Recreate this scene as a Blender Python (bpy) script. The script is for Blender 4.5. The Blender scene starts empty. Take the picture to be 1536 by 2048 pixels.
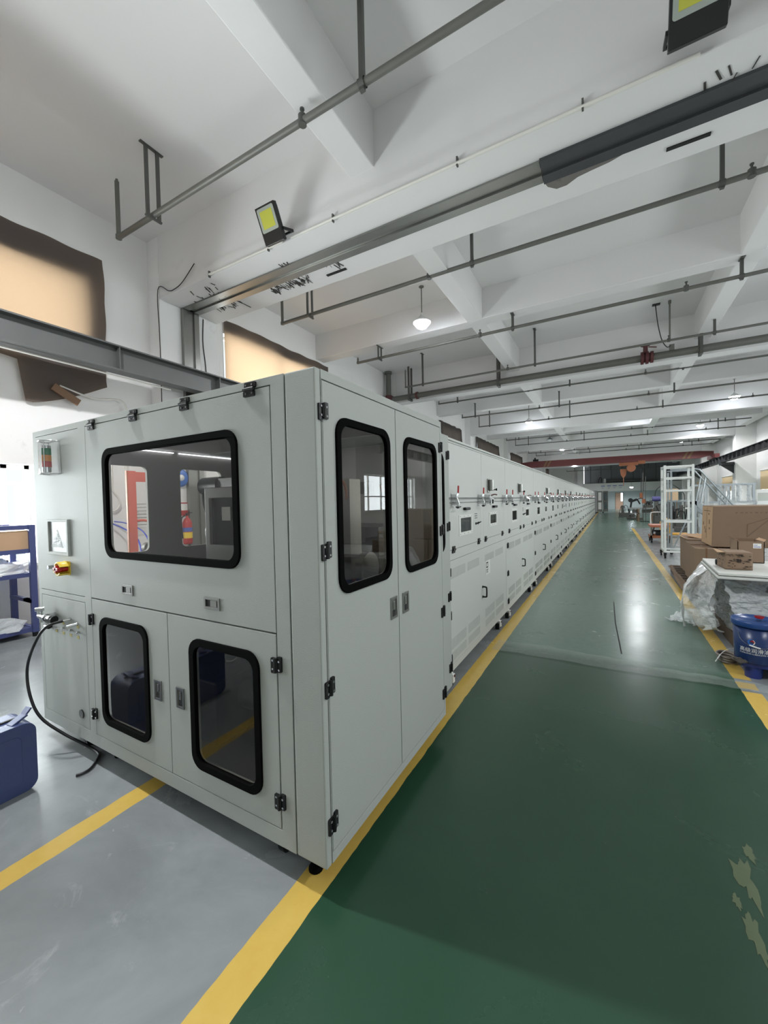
import bpy, math, random
from mathutils import Vector, Matrix, noise
from mathutils.geometry import tessellate_polygon
PI = math.pi
random.seed(7)
sc = bpy.context.scene
col = sc.collection

# ------------------------------------------------------------------ camera
F_PX, YAW, PITCH, ROLL = 800.3046, 0.5144, 0.0250, 0.0214
CAM = Vector((0.9325, -1.158, 1.5))
fw = Vector((-math.sin(YAW) * math.cos(PITCH), math.cos(YAW) * math.cos(PITCH), -math.sin(PITCH)))
rt0 = Vector((math.cos(YAW), math.sin(YAW), 0.0))
up0 = rt0.cross(fw)
rt = math.cos(ROLL) * rt0 - math.sin(ROLL) * up0
up = math.sin(ROLL) * rt0 + math.cos(ROLL) * up0
cam_data = bpy.data.cameras.new('camera')
cam_data.sensor_fit = 'HORIZONTAL'
cam_data.sensor_width = 36.0
cam_data.lens = 36.0 * F_PX / 1536.0
cam_data.clip_start = 0.05
cam_data.clip_end = 300
cam = bpy.data.objects.new('camera', cam_data)
col.objects.link(cam)
mw = Matrix((( rt.x, up.x, -fw.x, CAM.x), (rt.y, up.y, -fw.y, CAM.y), (rt.z, up.z, -fw.z, CAM.z), (0, 0, 0, 1)))
cam.matrix_world = mw
sc.camera = cam

# ------------------------------------------------------------------ world, light, exposure
WORLD_STRENGTH = 1.0
WIN_POWER = 26.0        # W per m2 of window
LAMP_POWER = 230.0
world = bpy.data.worlds.new('world')
sc.world = world
world.use_nodes = True
bg = world.node_tree.nodes['Background']
bg.inputs['Color'].default_value = (0.93, 0.97, 1.0, 1)
bg.inputs['Strength'].default_value = WORLD_STRENGTH
sc.view_settings.view_transform = 'Standard'
sc.view_settings.look = 'None'
sc.view_settings.gamma = 1.0
sc.view_settings.use_curve_mapping = False
sc.view_settings.exposure = 0.48
try:
    sc.cycles.max_bounces = 8
    sc.cycles.diffuse_bounces = 5
    sc.cycles.glossy_bounces = 4
    sc.cycles.transmission_bounces = 6
    sc.cycles.transparent_max_bounces = 12
    sc.cycles.sample_clamp_indirect = 6.0
    sc.cycles.caustics_reflective = False
    sc.cycles.caustics_refractive = False
    sc.cycles.use_denoising = True
except Exception:
    pass


def area_light(name, loc, direction, sx, sy, power, color=(1, 1, 1)):
    d = bpy.data.lights.new(name, 'AREA')
    d.shape = 'RECTANGLE'
    d.size, d.size_y = sx, sy
    d.energy = power
    d.color = color
    o = bpy.data.objects.new(name, d)
    col.objects.link(o)
    o.location = loc
    o.rotation_euler = Vector(direction).to_track_quat('-Z', 'Z').to_euler()
    return o


# the windows of the hall: (y0, y1, z0, z1, strength factor)
XL, XR, YB, YE = -5.7, 8.0, -7.0, 54.4
SLAB, BEAM, DEEP = 5.86, 5.24, 4.86
LEFT_LOW = [(-2.1, 1.19, .8, 2.09, 4.6), (12.4, 18.6, .8, 2.3, .7), (20.6, 27.2, .8, 2.3, .6), (30, 36.5, .8, 2.3, .6)]
LEFT_HIGH = [(-3.5, 1.86, 3.62, 4.80, 1.0), (4.27, 7.35, 3.35, 4.9, 1.4), (15.9, 18.6, 3.5, 4.9, .5), (21.6, 26.4, 3.5, 4.9, .5), (30.3, 34.6, 3.5, 4.9, .5), (48.0, 51.8, 3.5, 4.9, .5)]
RIGHT_WIN = [(-5, 1.5, 1.1, 2.7, .12), (4, 9.6, 1.1, 2.7, 1.0), (12.5, 18.0, 1.1, 2.7, 1.0), (20.8, 27.4, 1.1, 2.7, 1.0), (30.5, 35.8, 1.1, 2.7, 1.0), (39.2, 45.2, 1.1, 2.7, 1.0)]
for (y0, y1, z0, z1, k) in LEFT_LOW + LEFT_HIGH:
    a = (y1 - y0) * (z1 - z0)
    area_light('window_daylight', (XL - .42, (y0 + y1) / 2, (z0 + z1) / 2), (1, 0, 0), z1 - z0 + .1, y1 - y0 + .1, WIN_POWER * a * k, (1.0, 0.985, 0.965))
for (y0, y1, z0, z1, k) in RIGHT_WIN:
    a = (y1 - y0) * (z1 - z0)
    area_light('window_daylight', (XR + .42, (y0 + y1) / 2, (z0 + z1) / 2), (-1, 0, 0), z1 - z0 + .1, y1 - y0 + .1, WIN_POWER * a * k, (1.0, 0.985, 0.965))


# ------------------------------------------------------------------ materials
def lin(c):
    return tuple(((v / 255.0) / 12.92 if v <= 10 else (((v / 255.0) + 0.055) / 1.055) ** 2.4) for v in c)


def newmat(name):
    m = bpy.data.materials.new(name)
    m.use_nodes = True
    nt = m.node_tree
    b = nt.nodes['Principled BSDF']
    return m, nt, b


def mat(name, rgb, rough=.5, metal=0.0, spec=.5, var=0.0, vscale=3.0, bump=0.0, bscale=60.0, coat=0.0, dirt=None):
    """rgb in 0-255; var: lightness variation by noise; dirt: (rgb, amount, scale)"""
    m, nt, b = newmat(name)
    c = lin(rgb) + (1,)
    b.inputs['Base Color'].default_value = c
    b.inputs['Roughness'].default_value = rough
    b.inputs['Metallic'].default_value = metal
    b.inputs['Specular IOR Level'].default_value = spec
    b.inputs['Coat Weight'].default_value = coat
    L = nt.links
    if var or bump or dirt:
        tc = nt.nodes.new('ShaderNodeTexCoord')
    if var or dirt:
        n = nt.nodes.new('ShaderNodeTexNoise')
        n.inputs['Scale'].default_value = vscale
        n.inputs['Detail'].default_value = 5
        L.new(tc.outputs['Object'], n.inputs['Vector'])
        mx = nt.nodes.new('ShaderNodeMix')
        mx.data_type = 'RGBA'
        mx.inputs[6].default_value = tuple(min(1, v * (1 - var)) for v in c[:3]) + (1,)
        mx.inputs[7].default_value = tuple(min(1, v * (1 + var)) for v in c[:3]) + (1,)
        L.new(n.outputs['Fac'], mx.inputs[0])
        out = mx.outputs[2]
        if dirt:
            n2 = nt.nodes.new('ShaderNodeTexNoise')
            n2.inputs['Scale'].default_value = dirt[2]
            n2.inputs['Detail'].default_value = 8
            n2.inputs['Roughness'].default_value = .65
            L.new(tc.outputs['Object'], n2.inputs['Vector'])
            r = nt.nodes.new('ShaderNodeValToRGB')
            r.color_ramp.elements[0].position = 1 - dirt[1]
            r.color_ramp.elements[1].position = min(1, 1 - dirt[1] + .12)
            L.new(n2.outputs['Fac'], r.inputs['Fac'])
            m2 = nt.nodes.new('ShaderNodeMix')
            m2.data_type = 'RGBA'
            m2.inputs[7].default_value = lin(dirt[0]) + (1,)
            L.new(r.outputs['Color'], m2.inputs[0])
            L.new(out, m2.inputs[6])
            out = m2.outputs[2]
        L.new(out, b.inputs['Base Color'])
    if bump:
        n = nt.nodes.new('ShaderNodeTexNoise')
        n.inputs['Scale'].default_value = bscale
        n.inputs['Detail'].default_value = 3
        L.new(tc.outputs['Object'], n.inputs['Vector'])
        bp = nt.nodes.new('ShaderNodeBump')
        bp.inputs['Strength'].default_value = bump
        bp.inputs['Distance'].default_value = .01
        L.new(n.outputs['Fac'], bp.inputs['Height'])
        L.new(bp.outputs['Normal'], b.inputs['Normal'])
    return m


def emis(name, rgb, strength):
    m, nt, b = newmat(name)
    b.inputs['Base Color'].default_value = lin(rgb) + (1,)
    b.inputs['Emission Color'].default_value = lin(rgb) + (1,)
    b.inputs['Emission Strength'].default_value = strength
    return m


def tinted(name, rgb, keep, refl=1.0, rough=0.0):
    """thin sheet: looks through with tint, mirrors with fresnel"""
    m = bpy.data.materials.new(name)
    m.use_nodes = True
    nt = m.node_tree
    nt.nodes.clear()
    o = nt.nodes.new('ShaderNodeOutputMaterial')
    tr = nt.nodes.new('ShaderNodeBsdfTransparent')
    c = lin(rgb)
    tr.inputs['Color'].default_value = tuple(v * keep for v in c) + (1,)
    gl = nt.nodes.new('ShaderNodeBsdfGlossy')
    gl.inputs['Roughness'].default_value = rough
    gl.inputs['Color'].default_value = (refl, refl, refl, 1)
    fr = nt.nodes.new('ShaderNodeFresnel')
    ge_ = nt.nodes.new('ShaderNodeNewGeometry')
    io = nt.nodes.new('ShaderNodeMath')
    io.operation = 'MULTIPLY_ADD'
    io.inputs[1].default_value = -.5
    io.inputs[2].default_value = 1.5
    nt.links.new(ge_.outputs['Backfacing'], io.inputs[0])
    nt.links.new(io.outputs[0], fr.inputs['IOR'])
    mx = nt.nodes.new('ShaderNodeMixShader')
    nt.links.new(fr.outputs[0], mx.inputs[0])
    nt.links.new(tr.outputs[0], mx.inputs[1])
    nt.links.new(gl.outputs[0], mx.inputs[2])
    nt.links.new(mx.outputs[0], o.inputs['Surface'])
    return m


def film(name, rgb=(235, 240, 240), clear=.45, bump=.6, bscale=18.0, dist=.03):
    """crumpled clear plastic film"""
    m = bpy.data.materials.new(name)
    m.use_nodes = True
    nt = m.node_tree
    nt.nodes.clear()
    N, L = nt.nodes, nt.links
    o = N.new('ShaderNodeOutputMaterial')
    tr = N.new('ShaderNodeBsdfTransparent')
    pr = N.new('ShaderNodeBsdfPrincipled')
    pr.inputs['Base Color'].default_value = lin(rgb) + (1,)
    pr.inputs['Roughness'].default_value = .16
    pr.inputs['Specular IOR Level'].default_value = .8
    tc = N.new('ShaderNodeTexCoord')
    mp = N.new('ShaderNodeMapping')
    mp.inputs['Scale'].default_value = (1, 1, 2.2)
    n = N.new('ShaderNodeTexNoise')
    n.inputs['Scale'].default_value = bscale
    n.inputs['Detail'].default_value = 4
    n.inputs['Distortion'].default_value = 1.2
    bp = N.new('ShaderNodeBump')
    bp.inputs['Strength'].default_value = bump
    bp.inputs['Distance'].default_value = dist
    mx = N.new('ShaderNodeMixShader')
    mx.inputs[0].default_value = 1 - clear
    L.new(tc.outputs['Object'], mp.inputs['Vector'])
    L.new(mp.outputs[0], n.inputs['Vector'])
    L.new(n.outputs['Fac'], bp.inputs['Height'])
    L.new(bp.outputs[0], pr.inputs['Normal'])
    L.new(tr.outputs[0], mx.inputs[1])
    L.new(pr.outputs[0], mx.inputs[2])
    L.new(mx.outputs[0], o.inputs['Surface'])
    return m


def cloth_mat(name, front, through, w):
    m = bpy.data.materials.new(name)
    m.use_nodes = True
    nt = m.node_tree
    nt.nodes.clear()
    N, L = nt.nodes, nt.links
    o = N.new('ShaderNodeOutputMaterial')
    d = N.new('ShaderNodeBsdfDiffuse')
    d.inputs['Color'].default_value = lin(front) + (1,)
    t = N.new('ShaderNodeBsdfTranslucent')
    t.inputs['Color'].default_value = lin(through) + (1,)
    tc = N.new('ShaderNodeTexCoord')
    n = N.new('ShaderNodeTexNoise')
    n.inputs['Scale'].default_value = 160
    bp = N.new('ShaderNodeBump')
    bp.inputs['Strength'].default_value = .4
    bp.inputs['Distance'].default_value = .005
    L.new(tc.outputs['Object'], n.inputs['Vector'])
    L.new(n.outputs['Fac'], bp.inputs['Height'])
    L.new(bp.outputs[0], d.inputs['Normal'])
    mx = N.new('ShaderNodeMixShader')
    mx.inputs[0].default_value = w
    L.new(d.outputs[0], mx.inputs[1])
    L.new(t.outputs[0], mx.inputs[2])
    L.new(mx.outputs[0], o.inputs['Surface'])
    return m


def floor_material():
    m, nt, b = newmat('painted_floor')
    N, L = nt.nodes, nt.links
    geo = N.new('ShaderNodeNewGeometry')
    sep = N.new('ShaderNodeSeparateXYZ')
    L.new(geo.outputs['Position'], sep.inputs[0])

    def math_(op, a, b_=None):
        n = N.new('ShaderNodeMath')
        n.operation = op
        for i, v in enumerate((a, b_)):
            if v is None:
                continue
            if isinstance(v, (int, float)):
                n.inputs[i].default_value = v
            else:
                L.new(v, n.inputs[i])
        return n.outputs[0]
    wob = N.new('ShaderNodeTexNoise')
    wob.inputs['Scale'].default_value = 9
    L.new(geo.outputs['Position'], wob.inputs['Vector'])
    w = math_('MULTIPLY', math_('SUBTRACT', wob.outputs['Fac'], .5), .012)
    X = math_('ADD', sep.outputs[0], w)
    Y = math_('ADD', sep.outputs[1], w)

    def band(v, a, c):
        return math_('MULTIPLY', math_('GREATER_THAN', v, a), math_('LESS_THAN', v, c))
    green = math_('MULTIPLY', math_('GREATER_THAN', X, -.037), math_('MAXIMUM', math_('LESS_THAN', X, 1.80), math_('GREATER_THAN', Y, 21.3)))
    y1 = band(X, -.163, -.037)
    y2 = math_('MULTIPLY', band(X, 1.797, 1.915), math_('LESS_THAN', Y, 21.2))
    gap = math_('SUBTRACT', 1, math_('MAXIMUM', band(Y, 2.985, 3.05), band(Y, 2.80, 2.86)))
    y2 = math_('MULTIPLY', y2, gap)
    y3 = math_('MULTIPLY', band(X, -1.28, -1.168), math_('LESS_THAN', Y, 1.6))
    yel = math_('MAXIMUM', math_('MAXIMUM', y1, y2), y3)

    def noise_(scale, detail=6, rough=.6, dist=0.0, vec=None):
        n = N.new('ShaderNodeTexNoise')
        n.inputs['Scale'].default_value = scale
        n.inputs['Detail'].default_value = detail
        n.inputs['Roughness'].default_value = rough
        n.inputs['Distortion'].default_value = dist
        L.new(vec or geo.outputs['Position'], n.inputs['Vector'])
        return n.outputs['Fac']

    def mix(fac, a, c):
        n = N.new('ShaderNodeMix')
        n.data_type = 'RGBA'
        if isinstance(fac, float):
            n.inputs[0].default_value = fac
        else:
            L.new(fac, n.inputs[0])
        for i, v in ((6, a), (7, c)):
            if isinstance(v, tuple):
                n.inputs[i].default_value = v + (1,)
            else:
                L.new(v, n.inputs[i])
        return n.outputs[2]
    big = noise_(1.6, 7, .62, .6)
    fine = noise_(14, 6, .7)
    grey = mix(big, lin((98, 103, 104)), lin((164, 169, 170)))
    sm = N.new('ShaderNodeValToRGB')
    sm.color_ramp.elements[0].position = .60
    sm.color_ramp.elements[1].position = .78
    L.new(noise_(3.2, 9, .7, 1.5), sm.inputs[0])
    grey = mix(sm.outputs[0], grey, lin((162, 166, 166)))
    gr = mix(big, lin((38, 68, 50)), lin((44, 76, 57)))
    # paler, greyer green beyond the wrinkled strip
    pale_green = mix(fine, lin((88, 111, 99)), lin((106, 129, 117)))
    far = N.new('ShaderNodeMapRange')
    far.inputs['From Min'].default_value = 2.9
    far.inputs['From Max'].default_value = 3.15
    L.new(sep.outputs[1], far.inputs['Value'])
    gr = mix(far.outputs[0], gr, pale_green)
    ye = mix(fine, lin((200, 166, 78)), lin((214, 182, 96)))
    sc2 = N.new('ShaderNodeValToRGB')
    sc2.color_ramp.elements[0].position = .66
    sc2.color_ramp.elements[1].position = .72
    L.new(noise_(7, 10, .75, 2.0), sc2.inputs[0])
    ye = mix(sc2.outputs[0], ye, lin((150, 122, 50)))
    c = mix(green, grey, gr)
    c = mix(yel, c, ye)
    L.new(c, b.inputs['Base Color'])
    rr = N.new('ShaderNodeMapRange')
    rr.inputs['To Min'].default_value = .16
    rr.inputs['To Max'].default_value = .34
    L.new(noise_(2.3, 6, .6, .5), rr.inputs['Value'])
    L.new(rr.outputs[0], b.inputs['Roughness'])
    b.inputs['Specular IOR Level'].default_value = .5
    bp = N.new('ShaderNodeBump')
    bp.inputs['Strength'].default_value = .05
    bp.inputs['Distance'].default_value = .02
    L.new(noise_(1.2, 2, .4), bp.inputs['Height'])
    L.new(bp.outputs[0], b.inputs['Normal'])
    return m


MT = dict(
    plaster=mat('white_plaster', (232, 231, 229), .85, var=.05, vscale=.8, bump=.15, bscale=8, dirt=((206, 204, 200), .36, 1.4)),
    slab=mat('painted_slab', (222, 221, 220), .8, var=.05, vscale=.5),
    beam=mat('painted_beam', (222, 221, 220), .8, var=.04, vscale=.6, dirt=((214, 211, 207), .34, 1.1)),
    lowwall=mat('grey_green_wall', (176, 188, 190), .7, var=.05),
    dado=mat('dado_wall', (196, 196, 196), .75, var=.04),
    panelgrey=mat('grey_cladding', (122, 125, 128), .6, var=.05),
    body=mat('cabinet_paint', (166, 170, 165), .58, spec=.25, var=.015, vscale=2, bump=.2, bscale=300),
    body2=mat('oven_paint', (190, 193, 188), .4, var=.015, vscale=2, bump=.12, bscale=260),
    inner=mat('shaded_interior', (150, 147, 142), .6),  # interior tone darkened to carry the shade inside the cabinet
    deck=mat('cabinet_deck', (70, 70, 68), .35, metal=.4),
    gap=mat('gap_black', (24, 25, 25), .8),
    rubber=mat('black_rubber', (8, 8, 8), .9, spec=.05),
    black=mat('black_plastic', (16, 17, 18), .4, spec=.35),
    black_metal=mat('black_castmetal', (36, 37, 38), .35, metal=.3),
    chrome=mat('chrome', (205, 207, 208), .15, metal=1),
    steel=mat('brushed_steel', (150, 150, 146), .32, metal=.9, var=.08, vscale=6),
    zinc=mat('zinc_pipe', (118, 118, 112), .45, metal=.55, var=.1, vscale=5),
    pipe=mat('grey_pipe_paint', (104, 104, 98), .5, metal=.2, var=.12, vscale=4),
    darkpipe=mat('dark_pipe_paint', (84, 84, 80), .5, metal=.2, var=.1, vscale=4),
    red=mat('red_plastic', (170, 36, 34), .35),
    darkred=mat('dark_red_paint', (86, 42, 44), .5, var=.1),
    crane=mat('crane_red', (118, 62, 62), .5, var=.1, vscale=1.5),
    orange=mat('orange_paint', (156, 96, 64), .5, var=.1),
    rustorange=mat('faded_orange', (196, 116, 88), .5, var=.1),
    redpost=mat('orange_red_paint', (206, 96, 78), .5, var=.06),
    yellow=mat('yellow_plastic', (232, 200, 66), .4),
    yellow_paint=mat('yellow_paint', (226, 170, 60), .45, var=.08),
    ibeam=mat('grey_steel_paint', (92, 93, 92), .5, metal=.25, var=.1, vscale=3),
    ibeam_dark=mat('dark_steel_paint', (66, 68, 70), .55, metal=.2, var=.15, vscale=3),
    blue_shelf=mat('blue_frame_paint', (66, 74, 120), .4),
    blue_case=mat('blue_case_plastic', (62, 74, 116), .42, bump=.1, bscale=120),
    blue_bucket=mat('blue_bucket_plastic', (20, 46, 94), .3),
    blue_lid=mat('blue_lid_plastic', (30, 66, 124), .3),
    blue_pallet=mat('blue_pallet_plastic', (30, 48, 116), .4),
    blue=mat('blue_plastic', (60, 110, 190), .4),
    white=mat('white_plastic', (225, 226, 224), .45),
    white_paint=mat('white_panel_paint', (214, 216, 210), .4, var=.02),
    rackpaint=mat('white_rack_paint', (206, 210, 206), .4, var=.03),
    carton=mat('carton_board', (136, 114, 94), .85, var=.08, vscale=5, bump=.1, bscale=40),
    carton_lit=mat('carton_board_lit', (186, 154, 122), .85, var=.08, vscale=6),  # paler copy of the carton board, coloured as if lit
    ply=mat('plywood', (120, 98, 78), .8, var=.15, vscale=6),
    cork=mat('tan_board', (214, 184, 150), .8),
    brown_tape=mat('brown_tape', (120, 88, 60), .35),
    ink=mat('black_ink', (44, 38, 34), .8),
    faint_ink=mat('faint_ink', (116, 96, 80), .85),
    wood=mat('dark_pallet_wood', (84, 70, 58), .85, var=.2, vscale=8),
    concrete=mat('bare_concrete', (112, 108, 104), .9, var=.15, vscale=7, dirt=((84, 80, 76), .4, 9)),
    flake=mat('peeled_plaster', (60, 58, 55), .9),
    cable=mat('black_cable', (24, 24, 26), .45),
    white_cable=mat('white_cable', (222, 220, 212), .5),
    blue_hose=mat('blue_hose', (60, 78, 190), .35),
    lens=mat('lamp_lens', (160, 168, 160), .15),
    led=mat('yellow_led_panel', (188, 188, 72), .4),
    hazard=mat('worn_hazard_yellow', (136, 108, 76), .6),
    enamel=mat('lamp_enamel', (104, 112, 112), .35),
    bulb=emis('lit_bulb', (240, 246, 255), 48.0),
    bulb_off=mat('unlit_bulb', (225, 228, 228), .2),
    tube=emis('white_glow', (236, 242, 255), 2.2),
    screen=mat('dark_screen', (34, 36, 38), .15),
    monitor=mat('grey_console', (150, 152, 152), .45),
    paper=mat('paper', (232, 232, 228), .8),
    blueprint=mat('blue_print', (80, 100, 170), .8),
    door_wood=mat('pale_brown_door', (206, 172, 150), .6, var=.03),
    lampgreen=mat('green_lens', (60, 120, 90), .2),
    lampamber=mat('amber_lens', (216, 150, 90), .2),
    lampred=mat('red_lens', (190, 90, 90), .2),
    galv=mat('wrapped_aluminium', (176, 184, 188), .3, metal=.6, var=.1, vscale=9),
    machine_dark=mat('machine_castings', (88, 88, 84), .5, metal=.4, var=.3, vscale=12),
    fabric_grey=mat('grey_felt', (70, 66, 60), .9),
    vent=mat('louvre_paint', (184, 187, 182), .5),
    tag=mat('brass_tag', (176, 162, 84), .5),
    glass=tinted('smoked_glass', (236, 234, 231), 1.0, 1.0),
    clear=tinted('clear_glass', (245, 250, 252), .95, 1.0),
    wired=tinted('wired_glass', (200, 212, 214), .6, 1.0, .05),
    guard=tinted('clear_guard', (250, 250, 250), .9, 1.0, .02),
    film=film('clear_film'),
    film_white=film('milky_film', (236, 238, 238), .12, .4, 9),
    film_thin=film('thin_clear_film', (225, 232, 234), .6, .5, 24),
    cloth=cloth_mat('brown_curtain_cloth', (88, 84, 82), (255, 214, 172), .13),
    cloth_dark=cloth_mat('dark_curtain_cloth', (80, 76, 73), (170, 150, 138), .03),
    floor=floor_material(),
)


# ------------------------------------------------------------------ mesh helpers
class MB:
    def __init__(s):
        s.v, s.f, s.mi, s.sm, s.cur, s.smooth = [], [], [], [], 0, False

    def m(s, i):
        s.cur = i
        return s

    def add(s, vs, fs, smooth=None):
        b = len(s.v)
        s.v += [tuple(v) for v in vs]
        for f in fs:
            s.f.append(tuple(b + i for i in f))
            s.mi.append(s.cur)
            s.sm.append(s.smooth if smooth is None else smooth)
        return s

    def box(s, x0, y0, z0, x1, y1, z1):
        v = [(x, y, z) for z in (z0, z1) for y in (y0, y1) for x in (x0, x1)]
        return s.add(v, [(0, 2, 3, 1), (4, 5, 7, 6), (0, 1, 5, 4), (2, 6, 7, 3), (0, 4, 6, 2), (1, 3, 7, 5)], False)

    def obox(s, p0, p1, w, h, upv=(0, 0, 1)):
        """bar of section w x h from p0 to p1"""
        p0, p1 = Vector(p0), Vector(p1)
        d = (p1 - p0).normalized()
        u = Vector(upv)
        if abs(d.dot(u)) > .98:
            u = Vector((0, 1, 0))
        a = d.cross(u).normalized()
        u = a.cross(d).normalized()
        v = []
        for p in (p0, p1):
            for (i, j) in ((-1, -1), (1, -1), (1, 1), (-1, 1)):
                v.append(p + a * (i * w / 2) + u * (j * h / 2))
        return s.add(v, [(3, 2, 1, 0), (4, 5, 6, 7), (0, 1, 5, 4), (1, 2, 6, 5), (2, 3, 7, 6), (3, 0, 4, 7)], False)

    def cyl(s, p0, p1, r, n=12, r2=None, cap=True):
        p0, p1 = Vector(p0), Vector(p1)
        r2 = r if r2 is None else r2
        d = (p1 - p0).normalized()
        u = Vector((0, 0, 1)) if abs(d.z) < .9 else Vector((1, 0, 0))
        a = d.cross(u).normalized()
        c = d.cross(a)
        v = []
        for p, q in ((p0, r), (p1, r2)):
            for i in range(n):
                t = 2 * PI * i / n
                v.append(p + (a * math.cos(t) + c * math.sin(t)) * q)
        s.add(v, [(i, (i + 1) % n, n + (i + 1) % n, n + i) for i in range(n)], True)
        if cap:
            s.add(v, [tuple(range(n - 1, -1, -1)), tuple(range(n, 2 * n))], False)
        return s

    def tube(s, pts, r, n=8, sub=6, smooth_path=True):
        P = [Vector(p) for p in pts]
        if smooth_path and len(P) > 2:
            Q = []
            for i in range(len(P) - 1):
                p0, p1, p2, p3 = P[max(i - 1, 0)], P[i], P[i + 1], P[min(i + 2, len(P) - 1)]
                for k in range(sub):
                    t = k / sub
                    Q.append(.5 * ((2 * p1) + (p2 - p0) * t + (2 * p0 - 5 * p1 + 4 * p2 - p3) * t * t + (3 * p1 - p0 - 3 * p2 + p3) * t ** 3))
            Q.append(P[-1])
            P = Q
        v, f = [], []
        a = None
        for i, p in enumerate(P):
            d = (P[min(i + 1, len(P) - 1)] - P[max(i - 1, 0)]).normalized()
            if a is None:
                u = Vector((0, 0, 1)) if abs(d.z) < .9 else Vector((1, 0, 0))
                a = d.cross(u).normalized()
            a = (a - d * a.dot(d)).normalized()
            c = d.cross(a)
            for k in range(n):
                t = 2 * PI * k / n
                v.append(p + (a * math.cos(t) + c * math.sin(t)) * r)
        for i in range(len(P) - 1):
            for k in range(n):
                f.append((i * n + k, i * n + (k + 1) % n, (i + 1) * n + (k + 1) % n, (i + 1) * n + k))
        s.add(v, f, True)
        s.add(v, [tuple(range(n - 1, -1, -1)), tuple(range((len(P) - 1) * n, len(P) * n))], False)
        return s

    def lathe(s, prof, c=(0, 0, 0), n=24, axis='z'):
        v, f = [], []
        for (r, h) in prof:
            for k in range(n):
                t = 2 * PI * k / n
                x, y = r * math.cos(t), r * math.sin(t)
                p = (x, y, h) if axis == 'z' else ((h, x, y) if axis == 'x' else (x, h, y))
                v.append((c[0] + p[0], c[1] + p[1], c[2] + p[2]))
        for i in range(len(prof) - 1):
            for k in range(n):
                f.append((i * n + k, i * n + (k + 1) % n, (i + 1) * n + (k + 1) % n, (i + 1) * n + k))
        return s.add(v, f, True)

    def plate(s, org, U, V, N, outer, holes=(), th=.02):
        """flat plate in plane org + u U + v V, front face at N = 0, back at -th"""
        O, U, V, N = Vector(org), Vector(U), Vector(V), Vector(N)
        loops = [list(outer)] + [list(h) for h in holes]
        polys = [[Vector((u, v, 0)) for u, v in lp] for lp in loops]
        tris = tessellate_polygon(polys)
        flat = [q for lp in loops for q in lp]
        n = len(flat)
        vs = [O + U * u + V * v for u, v in flat] + [O + U * u + V * v - N * th for u, v in flat]
        hand = U.cross(V).dot(N) > 0
        fs = []
        for t in tris:
            (ax, ay), (bx, by), (cx, cy) = (flat[i] for i in t)
            ccw = (bx - ax) * (cy - ay) - (by - ay) * (cx - ax) > 0
            t = tuple(t) if ccw == hand else tuple(reversed(t))
            fs.append(t)
            fs.append(tuple(n + i for i in reversed(t)))
        b = 0
        for lp in loops:
            k = len(lp)
            for i in range(k):
                fs.append((b + i, b + (i + 1) % k, n + b + (i + 1) % k, n + b + i))
            b += k
        return s.add(vs, fs, False)

    def build(s, name, mats, parent=None, bevel=0, seg=2, recalc=True):
        me = bpy.data.meshes.new(name)
        me.from_pydata([tuple(v) for v in s.v], [], s.f)
        if not isinstance(mats, (list, tuple)):
            mats = [mats]
        for q in mats:
            me.materials.append(MT[q] if isinstance(q, str) else q)
        for p, i, sm in zip(me.polygons, s.mi, s.sm):
            p.material_index = i
            p.use_smooth = sm
        me.validate()
        if recalc:
            import bmesh
            bm = bmesh.new()
            bm.from_mesh(me)
            bmesh.ops.recalc_face_normals(bm, faces=bm.faces)
            bm.to_mesh(me)
            bm.free()
        o = bpy.data.objects.new(name, me)
        col.objects.link(o)
        if parent is not None:
            o.parent = parent
        if bevel:
            md = o.modifiers.new('bevel', 'BEVEL')
            md.width = bevel
            md.segments = seg
            md.limit_method = 'ANGLE'
            md.angle_limit = math.radians(40)
        return o


def rr(u0, v0, u1, v1, r, seg=6):
    pts = []
    for cx, cy, a0 in ((u1 - r, v0 + r, -90), (u1 - r, v1 - r, 0), (u0 + r, v1 - r, 90), (u0 + r, v0 + r, 180)):
        for k in range(seg + 1):
            a = math.radians(a0 + 90 * k / seg)
            pts.append((cx + r * math.cos(a), cy + r * math.sin(a)))
    return pts


def rect(u0, v0, u1, v1):
    return [(u0, v0), (u1, v0), (u1, v1), (u0, v1)]


def tag(o, label, cat, group=None, kind=None):
    if label:
        o['label'] = label
    if cat:
        o['category'] = cat
    if group:
        o['group'] = group
    if kind:
        o['kind'] = kind
    return o


def thing(name, label, cat, loc=(0, 0, 0), rz=0, group=None):
    o = bpy.data.objects.new(name, None)
    o.empty_display_size = .1
    col.objects.link(o)
    o.location = loc
    o.rotation_euler = (0, 0, rz)
    return tag(o, label, cat, group)


def structure(o):
    o['kind'] = 'structure'
    return o


def dup(root, loc, rz=None, label=None):
    def cp(o, par):
        c = o.copy()
        col.objects.link(c)
        c.parent = par
        for ch in list(o.children):
            cp(ch, c)
        return c
    r = cp(root, None)
    r.location = loc
    if rz is not None:
        r.rotation_euler = (0, 0, rz)
    if label:
        r['label'] = label
    return r

# ================================================================== THE SETTING
fl = MB().box(XL - .3, YB, -.12, XR + .3, YE + 2.5, 0).build('floor', 'floor')
structure(fl)

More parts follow.
